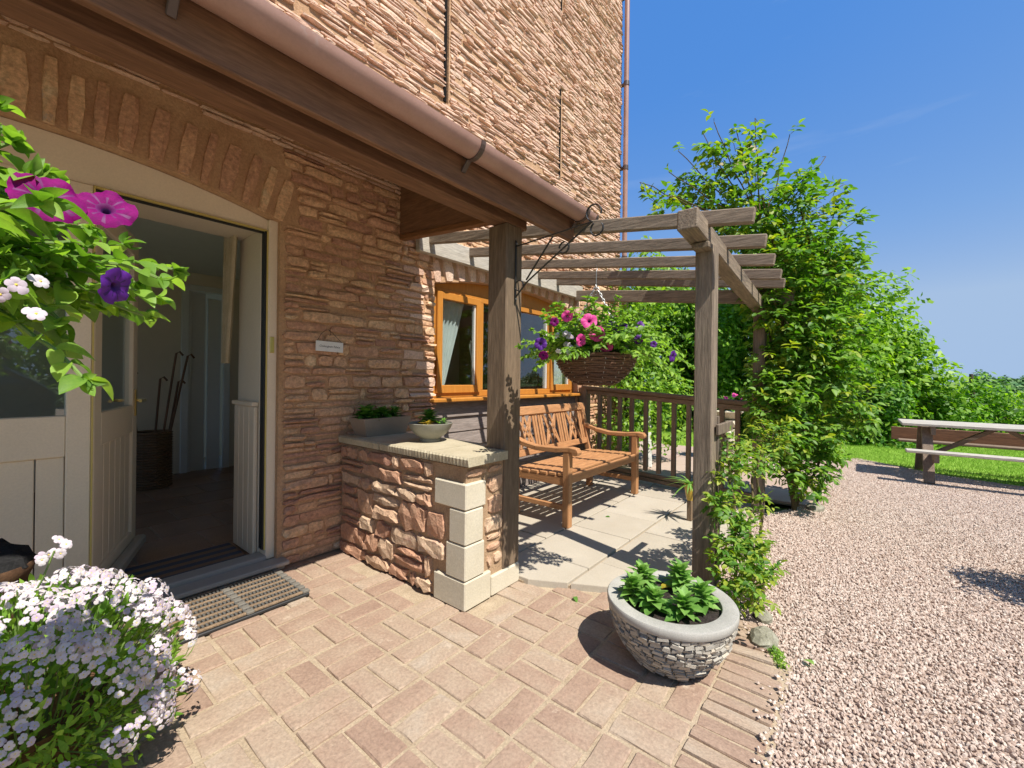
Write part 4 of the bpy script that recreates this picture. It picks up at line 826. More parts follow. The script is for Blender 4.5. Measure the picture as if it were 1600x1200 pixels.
def basket(loc, label, blabel):
    c = Vector(loc); th = thing('hanging_basket', label, 'hanging basket', c, 'hanging baskets'); b = MB()
    prof = lambda t: .085 + .112 * math.sin(t * math.pi / 2) ** .75
    for k in range(15):
        t = k / 14; r_ = prof(t); ph = rng.random() * 6; b.rv = rng.random()
        b.tube([c + Vector(((r_ + .005 * math.sin(i * 3.1 + k * 3.14)) * math.cos(i * math.pi / 16), (r_ + .005 * math.sin(i * 3.1 + k * 3.14)) * math.sin(i * math.pi / 16), t * .145 + .002 * math.sin(i * 1.3 + ph))) for i in range(33)], .0058, 5, False)
    b.rv = 0; b.lathe([(.001, .0), (.083, .0)] + [(prof(t) - .006, t * .145) for t in (0, .25, .5, .75, 1)], 24, c); b.build('weave', WICKER, th)
    b = MB(); 
    for k in range(13):
        a = 2 * math.pi * k / 13
        for j in range(6): t = .1 + j * .15; r_ = prof(t) + .006; p = c + Vector((r_ * math.cos(a), r_ * math.sin(a), t * .145)); b.tube([p - Vector((0, 0, .005)), p + Vector((0, 0, .005))], .0018, 4)
    b.build('staples', plain('pale_staple', (.4, .33, .24), .5), th)['kind'] = 'stuff'
    b = MB(); b.lathe([(.19, .135), (.1, .16), (.001, .165)], 16, c); b.build('soil', SOIL, th)
    hook = c + Vector((0, 0, .50))
    for k in range(3):
        a = 2 * math.pi * k / 3 + .5; e = c + Vector((.19 * math.cos(a), .19 * math.sin(a), .14)); top = hook; n = 24; b = MB(); d = (e - top)
        for i in range(n):
            p = top + d * ((i + .5) / n); m = rot_to(d) @ Matrix.Rotation((i % 2) * math.pi / 2, 3, 'X'); ln = d.length / n * .78
            b.tube([p + m @ Vector((ln * math.cos(q), .0048 * math.sin(q), 0)) for q in [2 * math.pi * j / 8 for j in range(9)]], .0014, 4, False)
        b.build('chain', STEEL, th)
    b = MB(); b.tube([hook, hook + Vector((0, 0, .07)), hook + Vector((.012, 0, .085)), hook + Vector((0, 0, .1))], .002, 5); b.build('hook', STEEL, th)
    # wrought iron bracket on the post
    yp = 1.553; br = thing('wall_bracket', blabel, 'bracket', (c.x, yp, 1.7), 'wrought iron basket brackets'); X = c.x; b = MB()
    def strip(pts, wd=.012, tk=.005):
        for (ya, za), (yb_, zb_) in zip(pts, pts[1:]): b.bar((X, ya, za), (X, yb_, zb_), wd, tk, up=(0, .3, 1), ch=.001)
    strip([(yp - .004, 2.0), (yp - .004, 1.64)]); 
    arc = lambda y0, z0, r_, a0, a1, n=12: [(y0 + r_ * math.cos(R(a0 + (a1 - a0) * i / n)), z0 + r_ * math.sin(R(a0 + (a1 - a0) * i / n))) for i in range(n + 1)]
    ty = c.y
    strip([(yp - .005, 1.965), (ty + .03, 2.0)]); strip([(yp - .005, 1.67), (yp - .08, 1.745), (ty + .03, 2.0)])
    strip([(ty + .03, 2.0)] + arc(ty + .025, 2.045, .045, 270, 30)[:1] + arc(ty + .02, 2.04, .042, 290, 110 + 0)[::1][:0] + arc(ty + .018, 2.045, .042, -70, 200)); strip(arc(ty + .0, 1.96, .035, 60, -220)); strip([(yp - .08, 1.76), (yp - .26, 1.975)])
    strip(arc(yp - .33, 1.9, .03, 0, 330)); strip(arc(yp - .03, 1.735, .03, -90, 200))
    b.build('scrollwork', IRON, br); b = MB(); 
    for z in (1.98, 1.66): b.tube([(X, yp - .012, z), (X, yp - .002, z)], .006, 6)
    b.build('screw', STEEL, br)
    return th
B1 = Vector((1.94, 1.03, 1.175)); B2 = Vector((-.2, 1.05, 1.17))
basket(B1, 'wicker hanging basket suspended by chains from the porch post bracket', 'black scrolled bracket on the porch post holding the wicker basket')
basket(B2, 'wicker hanging basket at the left edge beyond the sidelight', 'black scrolled bracket holding the left hanging basket')
def petunia(name, label, c, shoots, lsize, seed, keep, nfl):
    global rng
    old = rng; rng = random.Random(seed); th = thing(name, label, 'plant', c, 'trailing petunias in the baskets'); L = []; tips = []; st = MB()
    for d, ln, droop in shoots:
        d = Vector(d).normalized(); p = Vector(c) + Vector((d.x * .08, d.y * .08, .01)); pts = [p.copy()]; n = max(4, int(ln / (lsize * .42)))
        for i in range(n):
            t = (i + 1) / n; dd = (d + Vector((0, 0, .25 - droop * t * 1.3)) + rv3(.22)).normalized(); p = p + dd * (ln / n); pts.append(p.copy())
            side = dd.cross(Vector((0, 0, 1))); side = side.normalized() if side.length > .01 else Vector((1, 0, 0)); sgn = 1 if i % 2 else -1
            for q in ((1, -1) if t > .3 else (sgn,)):
                ld = (side * q * rng.uniform(.6, 1.1) + dd * rng.uniform(.2, .8) + Vector((0, 0, rng.uniform(-.35, .45)))).normalized()
                L.append(mtx(p, ld, up=(rng.uniform(-.5, .5), rng.uniform(-.7, .3), 1), s=lsize * rng.uniform(.65, 1.15) * (1 - .3 * t)))
        for q in range(7): L.append(mtx(p, (dd + runit() * .9).normalized(), up=runit(), s=lsize * rng.uniform(.25, .5)))
        st.tube(pts, [.0045 * lsize / .06 * (1 - .5 * i / len(pts)) for i in range(len(pts))], 5); tips.append((p, dd))
    st.build('stem', STEMG, th, True)
    for m in L[::3]: pass
    L.sort(key=lambda m: (m.translation - Vector((0, 0, H))).length)
    for i, m in enumerate(L[:keep]): inst(pleaf if i % 3 else pleaf2, 'leaf', th, m)
    if len(L) > keep: merged(pleaf, L[keep:], 'leaf_mass', LPET, th)
    for kind, p, d, s in nfl: inst(PF[kind], 'flower', th, face(p, d, s, rng.random() * 6))
    rng = old; return th
def ring(n, z0, z1, l0, l1, dr, a0=0, a1=2 * math.pi, seed=1):
    g = random.Random(seed); return [((math.cos(a0 + (a1 - a0) * (i + g.random() * .7) / n), math.sin(a0 + (a1 - a0) * (i + g.random() * .7) / n), g.uniform(z0, z1)), g.uniform(l0, l1), g.uniform(*dr)) for i in range(n)]
def W(px, py, d):                                        # offline-measured helper kept for planting: view ray to world
    a, q = (px - 800) / FOC, -(py - 591) / FOC; v = CF + cx_ * a + cy_ * q; return Vector((0, 0, H)) + v * d
c1 = B1 + Vector((0, 0, .155)); tocam = (Vector((0, 0, 1.25)) - c1).normalized()
fl1 = [('pink', (1.75, 1.08, 1.5), tocam, .026), ('pink', (1.9, .95, 1.36), tocam + Vector((0, 0, -.2)), .03), ('magenta', (1.7, 1.12, 1.47), tocam, .02), ('violet', (2.05, .85, 1.4), tocam, .022), ('pink', (1.80, .99, 1.475), tocam + Vector((.1, 0, .3)), .036), ('pink', (1.86, .98, 1.42), tocam + Vector((-.4, -.3, .1)), .036), ('pink', (1.78, 1.02, 1.385), tocam + Vector((.5, -.6, -.1)), .028), ('pink', (1.88, 1.03, 1.49), tocam + Vector((0, 0, .8)), .028),
       ('violet', (1.66, 1.17, 1.365), tocam, .028), ('magenta', (1.67, 1.16, 1.31), tocam + Vector((0, 0, -.5)), .022), ('violet', (1.95, .97, 1.48), tocam + Vector((0, 0, .5)), .024), ('violet', (2.02, .92, 1.47), tocam + Vector((.2, .2, .3)), .022), ('violet', (2.1, .87, 1.475), tocam + Vector((0, 0, .4)), .026), ('violet', (2.12, .80, 1.38), tocam, .016), ('violet', (2.17, .72, 1.32), (-.2, -.9, -.2), .027), ('violet', (2.0, .94, 1.46), tocam, .02)]
fl1 = [(k_, Vector((0, 0, 1.2)) + (Vector(p_) - Vector((0, 0, 1.2))) * .955, d_, s_) for k_, p_, d_, s_ in fl1]
petunia('petunia', 'bushy petunia with pink and violet flowers filling the basket by the porch post', c1, ring(60, -.1, .5, .17, .33, (.1, .9), seed=3) + ring(50, .45, 1.6, .16, .29, (0, .4), seed=4) + [((.7, -1, .2), .42, .9), ((.6, -1, .0), .36, 1.0), ((.8, -1, .4), .36, .8), ((-.7, .6, .2), .32, .7), ((-.9, .4, .1), .28, .6)], .048, 11, 300, fl1)
c2 = B2 + Vector((0, 0, .16)); t2 = (Vector((0, 0, 1.25)) - c2)
fl2 = [('magenta', Vector((0.049, 0.787, 1.418)), (.1, -1, .45), .034), ('magenta', Vector((0.103, 0.796, 1.424)), (-.2, -1, .6), .032), ('violet', Vector((0.11, 0.766, 1.316)), (.75, -.75, -.3), .024)]
petunia('petunia', 'large leaved petunia with magenta flowers spilling from the left basket', c2, ring(20, .05, .45, .22, .33, (.3, .9), -1.25, .2, seed=8) + ring(10, .5, .95, .2, .28, (.1, .5), -1.3, .1, seed=9) + ring(14, -.2, .2, .22, .34, (.3, .8), -1.2, .15, seed=12) + ring(9, .9, 1.7, .26, .34, (-.1, .3), -1.1, -.4, seed=15) + [((1, -.45, .15), .35, .5), ((1, -.35, .3), .36, .5)], .058, 21, 300, fl2)
th = thing('bacopa', 'small cluster of white bacopa flowers in the left basket', 'plant', B2, 'white flowers in the baskets')
for p, d in ((Vector((0.022, 0.718, 1.296)), (.2, -1, .1)), (Vector((0.041, 0.739, 1.306)), (.5, -1, .5)), (Vector((0.041, 0.739, 1.306)) - Vector((.03, 0, .02)), (.2, -1, -.2)), (Vector((0.022, 0.718, 1.296)) + Vector((.015, 0, -.03)), (0, -1, .5))): inst(NF, 'flower', th, face(p, d, .0095, rng.random() * 6))
th = thing('bacopa', 'white bacopa flowers between the pink petunias of the porch basket', 'plant', B1, 'white flowers in the baskets')
for i in range(22): inst(NF, 'flower', th, face((1.72 + rng.uniform(-.04, .05), 1.05 + rng.uniform(-.03, .05), 1.36 + rng.uniform(-.06, .06)), tocam + rv3(.5), .012))

# ------------------------------------------------------------------ white nemesia by the door and the dark pot behind it
nc = Vector((.09, 1.87, 0)); nm = thing('nemesia', 'large mound of white and lilac nemesia flowers in the bottom left corner', 'plant', nc)
nleaf = leaf_mesh('leaf', LNEM, 4, .32, .25, .15, .8); FL = []; LV = []; st = MB()
for i in range(165):
    for _ in range(50):
        d = runit()
        if d.z > -.25 and (d.x * .3 - d.y > -.75): break
    rr = rng.uniform(.88, 1.08); p = nc + Vector((d.x * .37 * rr, d.y * .40 * rr, .24 + d.z * .33 * rr))
    if p.z < .08: continue
    hd_ = (d + Vector((0, -.35, .45))).normalized(); st.tube([nc + Vector((d.x * .15, d.y * .15, .15)), p - hd_ * .05, p], .0022, 4)
    if d.z < -.02 and rng.random() < .6: continue
    nfl = rng.randint(8, 13)
    for k in range(nfl):
        a = 2.4 * k; s_r = .034 * math.sqrt(k / nfl) + .006; x_ = hd_.orthogonal().normalized(); y_ = hd_.cross(x_)
        o_ = (x_ * math.cos(a) + y_ * math.sin(a)); FL.append(face(p + o_ * s_r + hd_ * (.016 * (1 - k / nfl)), hd_ * .8 + o_ * .9 + Vector((-.1, -.3, .1)), rng.uniform(.0085, .0125), rng.random() * 6))
p0 = Vector((.085, 1.93, .5)); st.tube([p0, p0 + Vector((.03, -.02, .07)), p0 + Vector((.055, -.04, .16))], .0028, 5)
for k in range(8): FL.append(face(p0 + Vector((.055, -.04, .165)) + rv3(.028), Vector((0, -1, .3)) + rv3(.5), .015, rng.random() * 6))
for i in range(4200):
    d = runit(); rr = rng.uniform(.4, .98)
    p = nc + Vector((d.x * .37 * rr, d.y * .40 * rr, .24 + d.z * .33 * rr))
    if p.z > .02: LV.append(mtx(p, (d + rv3(.8) + Vector((0, 0, .4))).normalized(), up=(d + rv3(.5)), s=rng.uniform(.025, .05)))
st.build('stem', STEMG, nm); scatter_parts(NF, 'flower', FL, nm, [LILAC, YEL], 300); scatter_parts(nleaf, 'leaf', LV, nm, LNEM, 120)
b = MB(); b.lathe([(.1, 0), (.17, .2), (.19, .22), (.18, .22), (.001, .2)], 20, nc, True); b.build('pot', TERRA, nm, True)
dk = thing('stoneware_pot', 'brown tapered pot with a dark jagged domed top beside the door boards', 'pot', (.0, 2.43, 0)); q = Vector((.0, 2.43, 0))
b = MB(); b.lathe([(.075, .0), (.1, .25), (.115, .44), (.12, .45), (.134, .485), (.13, .5), (.12, .498)], 24, q, True); b.build('pot', TERRA, dk, True)
b = MB(); g = random.Random(4); V = [q + Vector((0, 0, .585))]; F = []
for ri, (r_, z) in enumerate(((.055, .578), (.095, .555), (.122, .528), (.131, .496))):
    for k in range(18): V.append(q + Vector((r_ * math.cos(k * math.pi / 9) + g.uniform(-.008, .008), r_ * math.sin(k * math.pi / 9) + g.uniform(-.008, .008), z + g.uniform(-.011, .011))))
F = [(0, 1 + k, 1 + (k + 1) % 18) for k in range(18)] + [(1 + r_ * 18 + k, 1 + r_ * 18 + (k + 1) % 18, 19 + r_ * 18 + (k + 1) % 18, 19 + r_ * 18 + k) for r_ in range(3) for k in range(18)]
b.add(V, F); b.build('mulch', CHARC, dk)

# ------------------------------------------------------------------ roses
rleaf = leaf_mesh('leaf', LROSE, 4, .6, .25, .2, .8); rleafy = leaf_mesh('leaf', LROSY, 4, .55, .2, .2, .85)
def rose(name, label, root, blobs, stems, dens, size, me2frac, keep, cat='climbing rose'):
    th = thing(name, label, cat, root); st = MB(); A, Bm = [], []
    for pts, r_ in stems:
        P_ = [Vector(p) for p in pts]; sm = []
        for i in range(len(P_) - 1):
            for k in range(4): sm.append(P_[i].lerp(P_[i + 1], k / 4) + (rv3(.012) if k else Vector((0, 0, 0))))
        sm.append(P_[-1]); st.tube(sm, [r_ * (1 - .6 * i / len(sm)) for i in range(len(sm))], 6)
    for x, y, z, r_ in blobs:
        c = Vector((x, y, z)); n = int(dens * r_ * r_ * (.5 if z > 2.7 else .75 if z > 2.3 else 1.1))
        for i in range(n):
            d = runit(); p = c + d * r_ * (rng.random() ** .45) * 1.08; ax = (d * .7 + rv3(.7)).normalized(); nl = rng.choice((3, 5, 5))
            if i % 5 == 0: st.tube([c + d * r_ * .15, p], .0022, 4, False)
            side = ax.cross(Vector((0, 0, 1))); side = side.normalized() if side.length > .05 else Vector((1, 0, 0))
            tgt = Bm if rng.random() < me2frac else A; s = size * rng.uniform(.7, 1.15)
            for k in range(nl):
                if k == 0: q, ld = p + ax * s * .9, ax
                else: q, ld = p + ax * s * (.55 - .6 * ((k - 1) // 2)), side * (1 if k % 2 else -1) + ax * .35
                tgt.append(mtx(q, ld + rv3(.2) + Vector((0, 0, -.15)), up=Vector((0, -.4, 1)) + rv3(.5), s=s))
    st.build('stem', STEMB, th)
    scatter_parts(rleaf, 'leaf', A, th, LROSE, keep); scatter_parts(rleafy, 'young_leaf', Bm, th, LROSY, keep // 3); return th
RB = [(4.41,.74,2.93,.35),(4.19,1.02,3.01,.27),(4.05,1.2,2.92,.21),(3.67,1.35,2.72,.15),(4.76,.48,2.73,.36),(4.95,.24,2.5,.30),(4.3,.88,3.27,.2),(4.16,1.06,3.33,.14),(4.41,.75,3.36,.12),(4.71,.38,2.93,.2),(4.98,.2,2.92,.14),(4.72,.52,2.25,.42),(5.11,.2,2.16,.31),(4.75,.5,1.77,.33),(5.04,.29,1.67,.37),(5.19,.1,1.43,.25),(4.77,.47,1.24,.33),(5.12,.19,1.0,.31),(4.6,.56,.83,.25),(4.85,.37,.7,.25),(4.3,.55,.96,.18),(4.62,.49,.42,.14),(4.72,.85,2.87,.28),(4.45,.63,1.4,.14),(5.27,0,.94,.2),(4.96,.23,.58,.15)]
SH = [(4.17,1.04,3.56),(4.41,.75,3.6),(3.87,1.26,3.24),(3.46,1.44,2.86),(4.94,.25,3.31),(5.11,.04,2.86),(5.17,-.04,2.44),(4.3,.88,3.48),(3.63,1.39,2.83)]
root = (4.78, .45, 0)
stems = [([root, (4.74, .5, .8), (4.7, .55, 1.6), (4.68, .58, 2.3), (4.5, .7, 2.9)], .022), ([root, (4.85, .4, .6), (4.95, .35, 1.5), (4.9, .35, 2.4), (4.75, .45, 2.9)], .018), ([root, (4.9, .3, .35), (5.1, .2, .9)], .016), ([root, (4.66, .6, .9), (4.6, .66, 1.9), (4.5, .75, 2.6)], .014)]
SH += [(4.05, 1.1, 3.42), (4.6, .5, 3.45), (4.8, .35, 3.2), (3.75, 1.3, 3.02), (5.05, .12, 3.05)]
for s in SH: c = Vector(s); stems.append(([(4.5, .7, 2.6), (4.5 + (c.x - 4.5) * .6, .7 + (c.y - .7) * .6, 2.6 + (c.z - 2.6) * .55), s], .007))
RB += [(s[0], s[1], s[2], .05) for s in SH] + [(4.45, .8, 2.5, .3), (4.6, .6, 2.0, .26), (4.85, .3, 1.3, .3), (4.6, .6, 1.1, .24), (4.75, .4, .35, .2), (5.0, .25, .4, .16), (4.2, .95, 2.6, .22), (3.9, 1.25, 2.75, .16), (4.45, .5, 2.25, .2), (4.4, .55, 1.8, .16), (4.42, .5, 1.2, .18), (4.4, .5, .75, .16), (4.55, .42, 1.5, .2)]
rs_ = rose('climbing_rose', 'huge leafy climbing rose rising over the far pergola post', root, RB, stems, 1450, .07, .18, 300)
for p, s in (((4.25, .74, 3.23), .05), ((4.16, .82, 3.07), .07), ((4.08, .95, 3.1), .025), ((4.33, .66, 3.03), .022)):
    b = MB()
    for k in range(11):
        a = k * 2.4; el = .2 + k * .11; d = Vector((math.cos(a) * math.cos(el), math.sin(a) * math.cos(el), math.sin(el))); u = d.cross(Vector((0, 0, 1))).normalized(); c = Vector(p)
        b.add([c, c + (d * .6 + u * .35) * s, c + d * s, c + (d * .6 - u * .35) * s], [(0, 1, 2, 3)])
    b.build('rose_flower', CREAM, rs_, fix=False)
R2 = [(2.57, 0.54, 0.7, 0.087), (2.78, 0.52, 0.71, 0.095), (2.43, 0.55, 0.55, 0.069), (2.54, 0.52, 0.51, 0.087), (2.47, 0.48, 0.37, 0.095), (2.43, 0.42, 0.3, 0.095), (2.34, 0.5, 0.35, 0.069), (2.27, 0.45, 0.25, 0.087), (2.23, 0.37, 0.25, 0.095), (2.39, 0.35, 0.28, 0.069), (2.79, 0.41, 0.5, 0.061), (2.98, 0.45, 0.72, 0.095), (3.23, 0.43, 0.81, 0.13), (2.56, 0.42, 0.38, 0.069), (2.68, 0.54, 0.85, 0.061)]
rose('bush_rose', 'small straggly rose at the foot of the near pergola post', (2.5, .48, 0), R2, [([(2.5, .48, 0), (2.52, .5, .4), (2.56, .54, .7), (2.6, .56, .86)], .01), ([(2.55, .42, 0), (2.65, .45, .35), (2.85, .48, .62), (3.1, .46, .78)], .009), ([(2.48, .48, 0), (2.35, .45, .15)], .006), ([(2.75, .40, 0), (2.78, .42, .35), (2.82, .44, .75)], .011)], 4600, .037, .5, 260, 'rose bush')

# ------------------------------------------------------------------ trees, hedge, far wood
def leafcloud(blobs, ls, seed, per):
    g = np.random.default_rng(seed); V = []; 
    for x, y, z, r_ in blobs:
        n = int(per * r_ * r_); d = g.normal(size=(n, 3)); d /= np.linalg.norm(d, axis=1)[:, None]
        lump = 1 + .22 * np.sin(d[:, 0] * 5 + x * 3) * np.sin(d[:, 1] * 5 + y * 2) + .18 * np.sin(d[:, 2] * 7 + z)
        p = np.array([x, y, z]) + d * (r_ * lump * (g.random(n) ** .3))[:, None]
        nrm = d * .7 + g.normal(size=(n, 3)) * .65 + np.array([-.1, -.35, .75]); nrm /= np.linalg.norm(nrm, axis=1)[:, None]
        a = np.cross(nrm, g.normal(size=(n, 3))); a /= np.linalg.norm(a, axis=1)[:, None]; bb = np.cross(nrm, a)
        s = ls * g.uniform(.6, 1.3, n)[:, None]
        V.append(np.stack([p - a * s, p - bb * s * .5 + nrm * s * .12, p + a * s, p + bb * s * .5 + nrm * s * .12], 1))
    V = np.concatenate(V); n = len(V); V = V[V.reshape(n, 12)[:, 2] > -.02] if False else V
    return V.reshape(-1, 3), n
def leaf_object(name, blobs, ls, seed, per, mat, parent, kind=None):
    V, n = leafcloud(blobs, ls, seed, per); o = np.zeros(3); p = parent
    while p is not None: o += np.array(p.location); p = p.parent
    me = bpy.data.meshes.new(name); me.vertices.add(len(V)); me.vertices.foreach_set('co', (V - o).ravel()); me.loops.add(n * 4); me.loops.foreach_set('vertex_index', np.arange(n * 4)); me.polygons.add(n)
    me.polygons.foreach_set('loop_start', np.arange(n) * 4); me.update(calc_edges=True); me.materials.append(mat)
    a = me.attributes.new('rnd', 'FLOAT', 'POINT'); g = np.random.default_rng(seed + 1); a.data.foreach_set('value', np.repeat(g.random(n), 4))
    ob = bpy.data.objects.new(name, me); COL.objects.link(ob); ob.parent = parent
    if kind: ob['kind'] = kind
    return ob
def tree(name, label, cat, base, blobs, ls, seed, mat, trunk=.1, per=900, group=None):
    th = thing(name, label, cat, base, group); leaf_object('crown', blobs, ls, seed, per, mat, th); b = MB(); bz = Vector(base)
    b.tube([bz, bz + Vector((.05, .03, .7)), bz + Vector((.02, .08, 1.4))], [trunk, trunk * .8, trunk * .6], 8)
    for x, y, z, r_ in blobs[::2]: b.tube([bz + Vector((.02, .05, .6)), Vector((x, y, z))], [trunk * .5, trunk * .15], 5)
    b.build('trunk', BARK, th, True)
def grow(cx, cy, top, rad, n, seed, zlo=.3):
    g = random.Random(seed); out = []
    for i in range(n):
        t = g.random(); z = zlo + (top - zlo) * (i + .5) / n; rr = rad * (math.sin(math.pi * min(.95, .25 + .7 * (z - zlo) / (top - zlo))) ** .7) * g.uniform(.4, 1.0); a = g.random() * 6.28
        out.append((cx + rr * math.cos(a) * .8, cy + rr * math.sin(a) * .8, z - .2, rad * g.uniform(.32, .5)))
    return out
T = [('leafy_tree', 'dense leafy tree behind the climbing rose, tallest of the boundary trees', (10.6, 1.35), 4.3, 1.5, 0), ('leafy_tree', 'leafy tree right of the climbing rose sloping down to the hedge', (11.8, .35), 3.5, 1.5, 1),
     ('leafy_tree', 'lower rounded tree where the tree line falls towards the hedge', (12.6, -.55), 2.35, 1.2, 1), ('leafy_tree', 'leafy tree seen between the two pergola posts', (12.4, 3.2), 3.7, 1.6, 1),
     ('leafy_tree', 'dark leafy tree seen above the railing left of the near pergola post', (12.6, 4.6), 4.3, 1.7, 0), ('leafy_tree', 'tree beside the house corner behind the hanging basket', (11.4, 6.2), 4.6, 1.6, 0)]
for i, (nme, lb, (x, y), top, rad, mi) in enumerate(T): tree(nme, lb, 'tree', (x, y, 0), grow(x, y, top, rad, 26, 40 + i), .075, 60 + i, LTREE[mi], .1, 1500, 'trees along the garden boundary')
HG = [(11.0, -.2, 1.3), (11.9, -1.0, 1.25), (12.8, -1.9, 1.2), (13.4, -2.8, 1.0), (13.9, -3.7, .85), (14.6, -4.7, .8), (11.6, 1.6, 1.6), (11.7, 2.6, 1.6), (12.2, 4.0, 1.6)]
HL = ['hedge shrub at the left end of the clipped hedge beside the climbing rose', 'dense hedge shrub behind the left end of the picnic table', 'hedge shrub behind the picnic table, below the falling tree line', 'pale flowered hedge shrub behind the middle of the picnic table', 'hedge shrub at the right edge of the photo behind the picnic table', 'hedge shrub farthest right beyond the picnic table', 'dark shrub at the lawn edge right of the near pergola post', 'dark shrub at the lawn edge behind the geranium urn', 'dark shrub at the lawn edge behind the railing balusters']
for i, (x, y, h_) in enumerate(HG): tree('hedge_shrub', HL[i], 'shrub', (x, y, 0), grow(x, y, h_, .85, 12, 80 + i, .15), .055, 90 + i, LTREE[(2, 0, 0, 1, 0, 0, 2, 2, 2)[i]], .05, 2600, 'shrubs of the boundary hedge')
tree('garden_shrub', 'pale leaved shrub growing against the house wall just beyond the railing', 'shrub', (5.7, 2.5, 0), [(5.35, 2.5, .45, .32), (5.7, 2.35, .6, .4), (5.9, 2.4, 1.1, .4), (5.55, 2.5, 1.2, .36), (5.75, 2.5, 1.75, .4), (5.95, 2.35, 2.2, .36), (5.75, 2.55, 2.5, .3), (6.15, 2.3, 1.6, .4), (6.3, 2.3, 2.5, .35), (6.1, 2.4, 2.95, .3), (6.35, 2.1, 1.0, .4), (6.3, 2.2, .5, .35)], .045, 33, LTREE[1], .04, 2600)
WD = []
g = random.Random(12)
for i in range(60):
    d = g.uniform(60, 150); a = g.uniform(-42, 6); r_ = g.uniform(2.5, 4.5); WD.append((d * math.cos(R(a)), d * math.sin(R(a)), 1.2 + d * .016 * g.uniform(.4, 1.1) - r_, r_))
fw = leaf_object('far_wood', WD, .3, 5, 260, LWOOD, None, 'stuff'); tag(fw, 'distant blue green wood along the horizon at the right', 'wood')

# ------------------------------------------------------------------ picnic table
pt = thing('picnic_table', 'weathered A frame picnic table at the edge of the gravel and lawn', 'picnic table', (7.65, -1.3, 0))
ya, yb2 = -.44, -2.24
for k in range(5): MB().b(7.3 + k * .147, 7.3 + k * .147 + .14, yb2, ya, .665, .70, .006).build('table_plank', PICT, pt)
for x in (6.98, 8.2): MB().b(x, x + .15, yb2 - .02, ya - .02, .365, .4, .008).build('seat_plank', PICT if x < 7.5 else PICW[1], pt)
for y in (-.68, -2.0):
    b = MB(); b.bar((7.12, y, 0), (7.48, y, .665), .045, .1, up=(0, 1, 0)); b.build('leg', PICW[2], pt); b = MB(); b.bar((8.2, y, 0), (7.84, y, .665), .045, .1, up=(0, 1, 0)); b.build('leg', PICW[2], pt)
    MB().b(7.0, 8.33, y - .07, y - .025, .265, .365, .004).build('cross_beam', PICW[0], pt); MB().b(7.32, 8.02, y - .07, y - .025, .565, .664, .004).build('top_bearer', PICW[0], pt)
b = MB(); b.bar((7.66, -.72, .27), (7.66, -1.3, .66), .045, .09, up=(1, 0, 0)); b.build('brace', PICW[1], pt); b = MB(); b.bar((7.66, -1.96, .27), (7.66, -1.38, .66), .045, .09, up=(1, 0, 0)); b.build('brace', PICW[1], pt)
MB().b(8.36, 8.4, yb2, ya + .05, .38, .56, .004).build('side_board', DARKW[1], pt)  # shade of the far side put into the colour with dark timber

# ------------------------------------------------------------------ small garden things
yp_ = thing('flower_pot', 'small yellow glazed pot with strappy leaves beside the near pergola post', 'pot', (3.72, 1.08, 0))
MB().b(3.70, 3.74, 1.06, 1.10, .03, .2, .004).build('stand_post', RAILW[2], yp_)
b = MB(); b.lathe([(.025, .2), (.038, .26), (.048, .34), (.044, .34), (.001, .32)], 16, (3.72, 1.08, 0), True); b.build('pot', YPOT, yp_, True)
sp = thing('strappy_plant', 'spiky leaved plant with one purple flower in the yellow pot', 'plant', (3.72, 1.08, .33)); stl = leaf_mesh('leaf', LBED, 6, .12, .7, .1, .6)
for i in range(26): a = i * 2.4; inst(stl, 'leaf', sp, mtx((3.72, 1.08, .33), (math.cos(a), math.sin(a), rng.uniform(.1, 1.6)), s=rng.uniform(.1, .19)))
inst(PF['magenta'], 'flower', sp, face((3.74, 1.0, .52), (-1, -.4, .3), .03))
ur = thing('geranium_urn', 'stacked stone pedestal planter behind the railing', 'planter', (7.1, 1.52, 0))
for k in range(5): b = MB(); stoneblock(b, -.13, .13, 0, .12, .25, lambda u, v, d, k=k: (7.0 + .12 - d, 1.52 + u, k * .125 + v), .01, back=-.02); b.build('pedestal_stone', QUOIN, ur)
b = MB(); b.lathe([(.1, .63), (.2, .72), (.22, .74), (.2, .74), (.001, .72)], 16, (7.05, 1.52, 0), True); b.build('bowl', QUOIN, ur)
ge = thing('geranium', 'pink and red geraniums in the stone pedestal planter', 'plant', (7.05, 1.52, .74))
gl = leaf_mesh('leaf', LDARK, 4, .9, .2, .2)
for i in range(60): d = runit(); d.z = abs(d.z); inst(gl, 'leaf', ge, mtx(Vector((7.05, 1.52, .78)) + d * .16, d + rv3(.4), s=.07))
for i in range(26): d = runit(); d.z = abs(d.z) * .8 + .1; inst(PF['pink'] if i % 3 else PF['magenta'], 'flower', ge, face(Vector((7.05, 1.52, .8)) + d * .24, d + Vector((-1, -.3, .3)), .026))
b = MB(); b.bar((5.75, 2.2, 0), (6.05, 2.35, .95), .05, .05, ch=.004); tag(b.build('leaning_pole', surf('birch_pole', [(0, (.4, .38, .35)), (1, (.68, .66, .62))], k=0, nscale=15)), 'pale pole leaning behind the railing balusters', 'pole')
